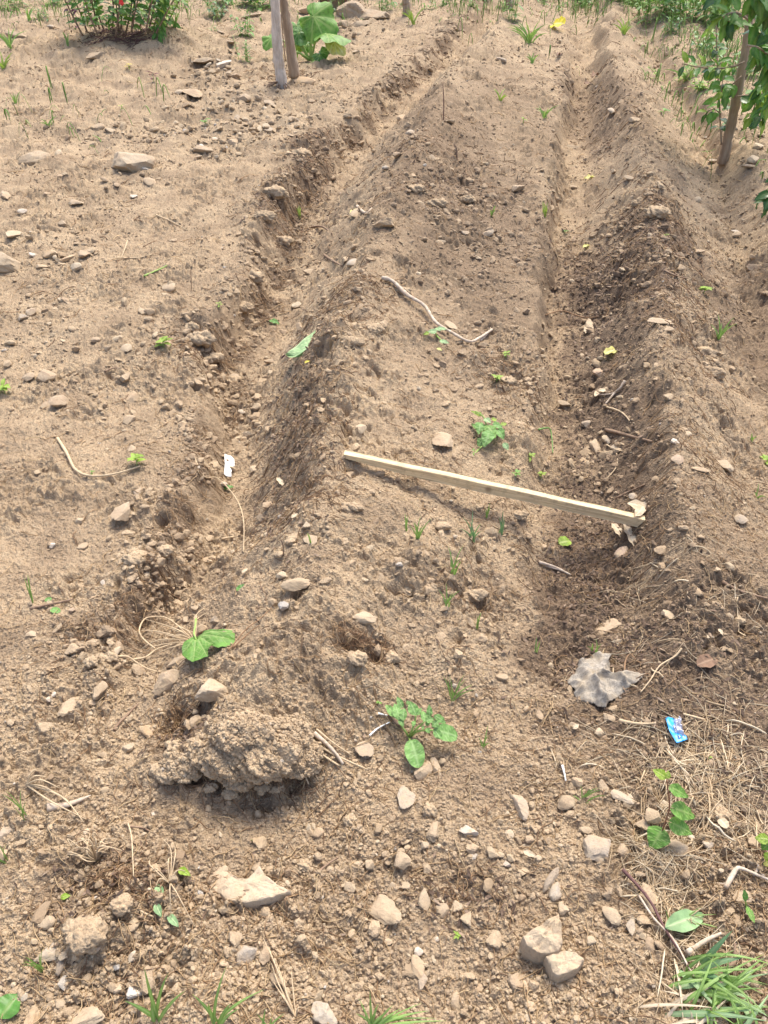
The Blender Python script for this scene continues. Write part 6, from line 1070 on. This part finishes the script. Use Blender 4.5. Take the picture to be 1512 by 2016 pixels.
gg = ['grass', 'leaf', 'leaf_mid']; WD = [
 (1345, 40, 70, 50, 9, gg, 'tall leafy green weeds left of the leaning tree at the top', 24), (1395, 48, 66, 50, 9, gg, 'leafy weeds directly behind the leaning tree shoots', 22), (1300, 26, 50, 50, 8, gg, 'leafy green weeds at the top edge above the right furrow', 20), (1262, 12, 40, 40, 7, gg, 'weeds at the top edge above the far crest of the right ridge', 18),
 (1325, 66, 36, 26, 6, ['leaf_mid', 'grass_blue'], 'dark green weed hanging at the far furrow bank', 12), (1222, 6, 34, 34, 6, gg, 'weeds at the top edge right of the yellow leaf', 14), (1155, 8, 22, 26, 6, gg, 'low weeds straight above the yellow leaf', 11), (1440, 30, 70, 50, 9, ['leaf_mid', 'grass'], 'tall weeds at the top right corner left of the trunk', 22),
 (1490, 36, 80, 40, 8, ['leaf_mid', 'grass'], 'tall weeds at the top right corner right of the trunk', 22), (1410, 110, 34, 50, 7, ['grass', 'leaf_pale', 'grass_blue'], 'thin grey green weeds behind the left shoot of the tree', 13), (1470, 150, 44, 50, 8, ['leaf_mid', 'leaf_pale'], 'pale green weeds behind the leaning trunk', 16), (1010, 40, 60, 22, 6, gg, 'upright weed beside the far post at the top', 15),
 (1000, 6, 30, 34, 6, gg, 'weeds at the top edge beyond the far post', 14), (960, 6, 20, 34, 5, gg, 'low weeds at the top edge left of the far post', 11), (935, 14, 14, 26, 4, gg, 'low green weed at the end of the far left furrow', 9), (870, 12, 18, 40, 5, gg, 'low weeds at the top edge between the two far posts', 10), (1070, 10, 16, 34, 5, gg, 'low weeds at the top edge right of the bright grass clump', 10),
 (765, 20, 46, 22, 6, ['leaf_mid', 'grass'], 'weeds behind the large smooth tan boulder', 14), (480, 14, 40, 40, 7, gg, 'broad leaved weeds at the top edge left of the pale trunks', 20), (515, 18, 40, 26, 5, gg, 'broad leaved weeds touching the left side of the pale trunks', 22), (425, 28, 36, 26, 6, ['leaf_mid', 'grass_blue'], 'grey green weed at the top edge right of the bush', 14),
 (478, 70, 40, 24, 5, ['leaf_mid', 'leaf_potato', 'leaf'], 'straggly weed in the rubble left of the pale trunks', 14), (482, 122, 50, 20, 4, ['leaf_mid', 'leaf_potato'], 'thin stemmed weed left of the foot of the pale trunks', 12), (15, 14, 50, 50, 8, gg, 'green weeds in the top left corner', 16), (110, 14, 34, 70, 8, gg, 'low green weeds at the top edge left of the bush', 11), (95, 34, 16, 40, 5, ['leaf_mid', 'grass_blue'], 'low dark weed on the bank left of the bush', 9),
 (1340, 160, 26, 34, 5, ['grass', 'leaf_lime'], 'small bright weed left of the tree in the far right furrow', 14), (1375, 178, 22, 18, 3, ['leaf', 'leaf_lime'], 'two round leaved weed beside the tree shoot', 16), (650, 26, 24, 14, 3, ['leaf_mid'], 'narrow weed in front of the hollow block', 10), (415, 60, 14, 16, 3, ['leaf_mid'], 'tiny weed by the dark slate chips', 8)]
for i, a in enumerate(WD): weed(*a[:7], 300 + i, a[7], .36 if i % 3 else .45)
x, y = around([(1350, 10, .7, .8, 500), (1450, 120, .3, .9, 500), (1000, 5, 1.5, .7, 700), (1250, 5, .8, .5, 500), (60, 25, .5, .5, 130), (140, 50, .3, .4, 20), (450, 10, .5, .5, 150), (1370, 220, .15, .5, 60), (60, 240, .4, .4, 30)], 61)
strands('short_grass', x, y, np.random.default_rng(1).uniform(.03, .10, len(x)), np.full(len(x), .0022), 62, 'short', 'short green grass and ground weeds at the far edge of the plot', 'grass', .5, .05, flat=True) if 'short' in M else None

# far stone heap: hollow block and posts
def post(px, py, tpy, rpx, label):
    g = ground(px, py); ms = Mesh(); pl_tube(ms, [(px, py + 3), (px + 1, (py + tpy) / 2), (px - 1, tpy), (px, tpy - 120)], rpx, g[1], 10, .06, taper=.85); o = ms.build('wooden_post', M['bark'], None, (0, 0, 0), 'tone'); o.data.transform(Matrix.Translation(-Vector(g))); o.location = tuple(g); tag(o, label, 'post')
post(800, 30, -10, 6.5, 'thin brown wooden post at the top edge left of the far furrow'); post(1003, 20, -10, 7, 'dark wooden post at the top edge beside weeds')
def block():
    import bmesh
    g = ground(656, 20); Yk = g[1]; w_, h, d = 46 * Yk / F, 22 * Yk / F, .2; bm = bmesh.new(); bmesh.ops.create_cube(bm, size=1); bmesh.ops.scale(bm, vec=(w_, d, h), verts=bm.verts)
    fr = [f for f in bm.faces if f.normal.y < -.9]; r_i = bmesh.ops.inset_individual(bm, faces=fr, thickness=h * .2); bmesh.ops.translate(bm, vec=(0, d * .75, 0), verts=fr[0].verts); bmesh.ops.bevel(bm, geom=[e for e in bm.edges if e.calc_length() > h * .9], offset=.006, segments=2, affect='EDGES')
    bmesh.ops.triangulate(bm, faces=bm.faces); bmesh.ops.subdivide_edges(bm, edges=bm.edges, cuts=2, use_grid_fill=True)
    for v in bm.verts: n = gn(np.array([v.co.x * 14]), np.array([v.co.z * 14 + v.co.y * 9]), 5)[0]; v.co += Vector((.008, .008, .008)) * float(n)
    me = bpy.data.meshes.new('hollow_block'); bm.to_mesh(me); bm.free(); me.materials.append(M['stone']); o = bpy.data.objects.new('hollow_block', me); C.objects.link(o); o.location = (g[0], g[1], g[2] + h * .5); o.rotation_euler = (0, .03, .12); o.color = (.50, .35, .24, 1); tag(o, 'hollow tan block with a dark opening in the far stone heap', 'block')
block()
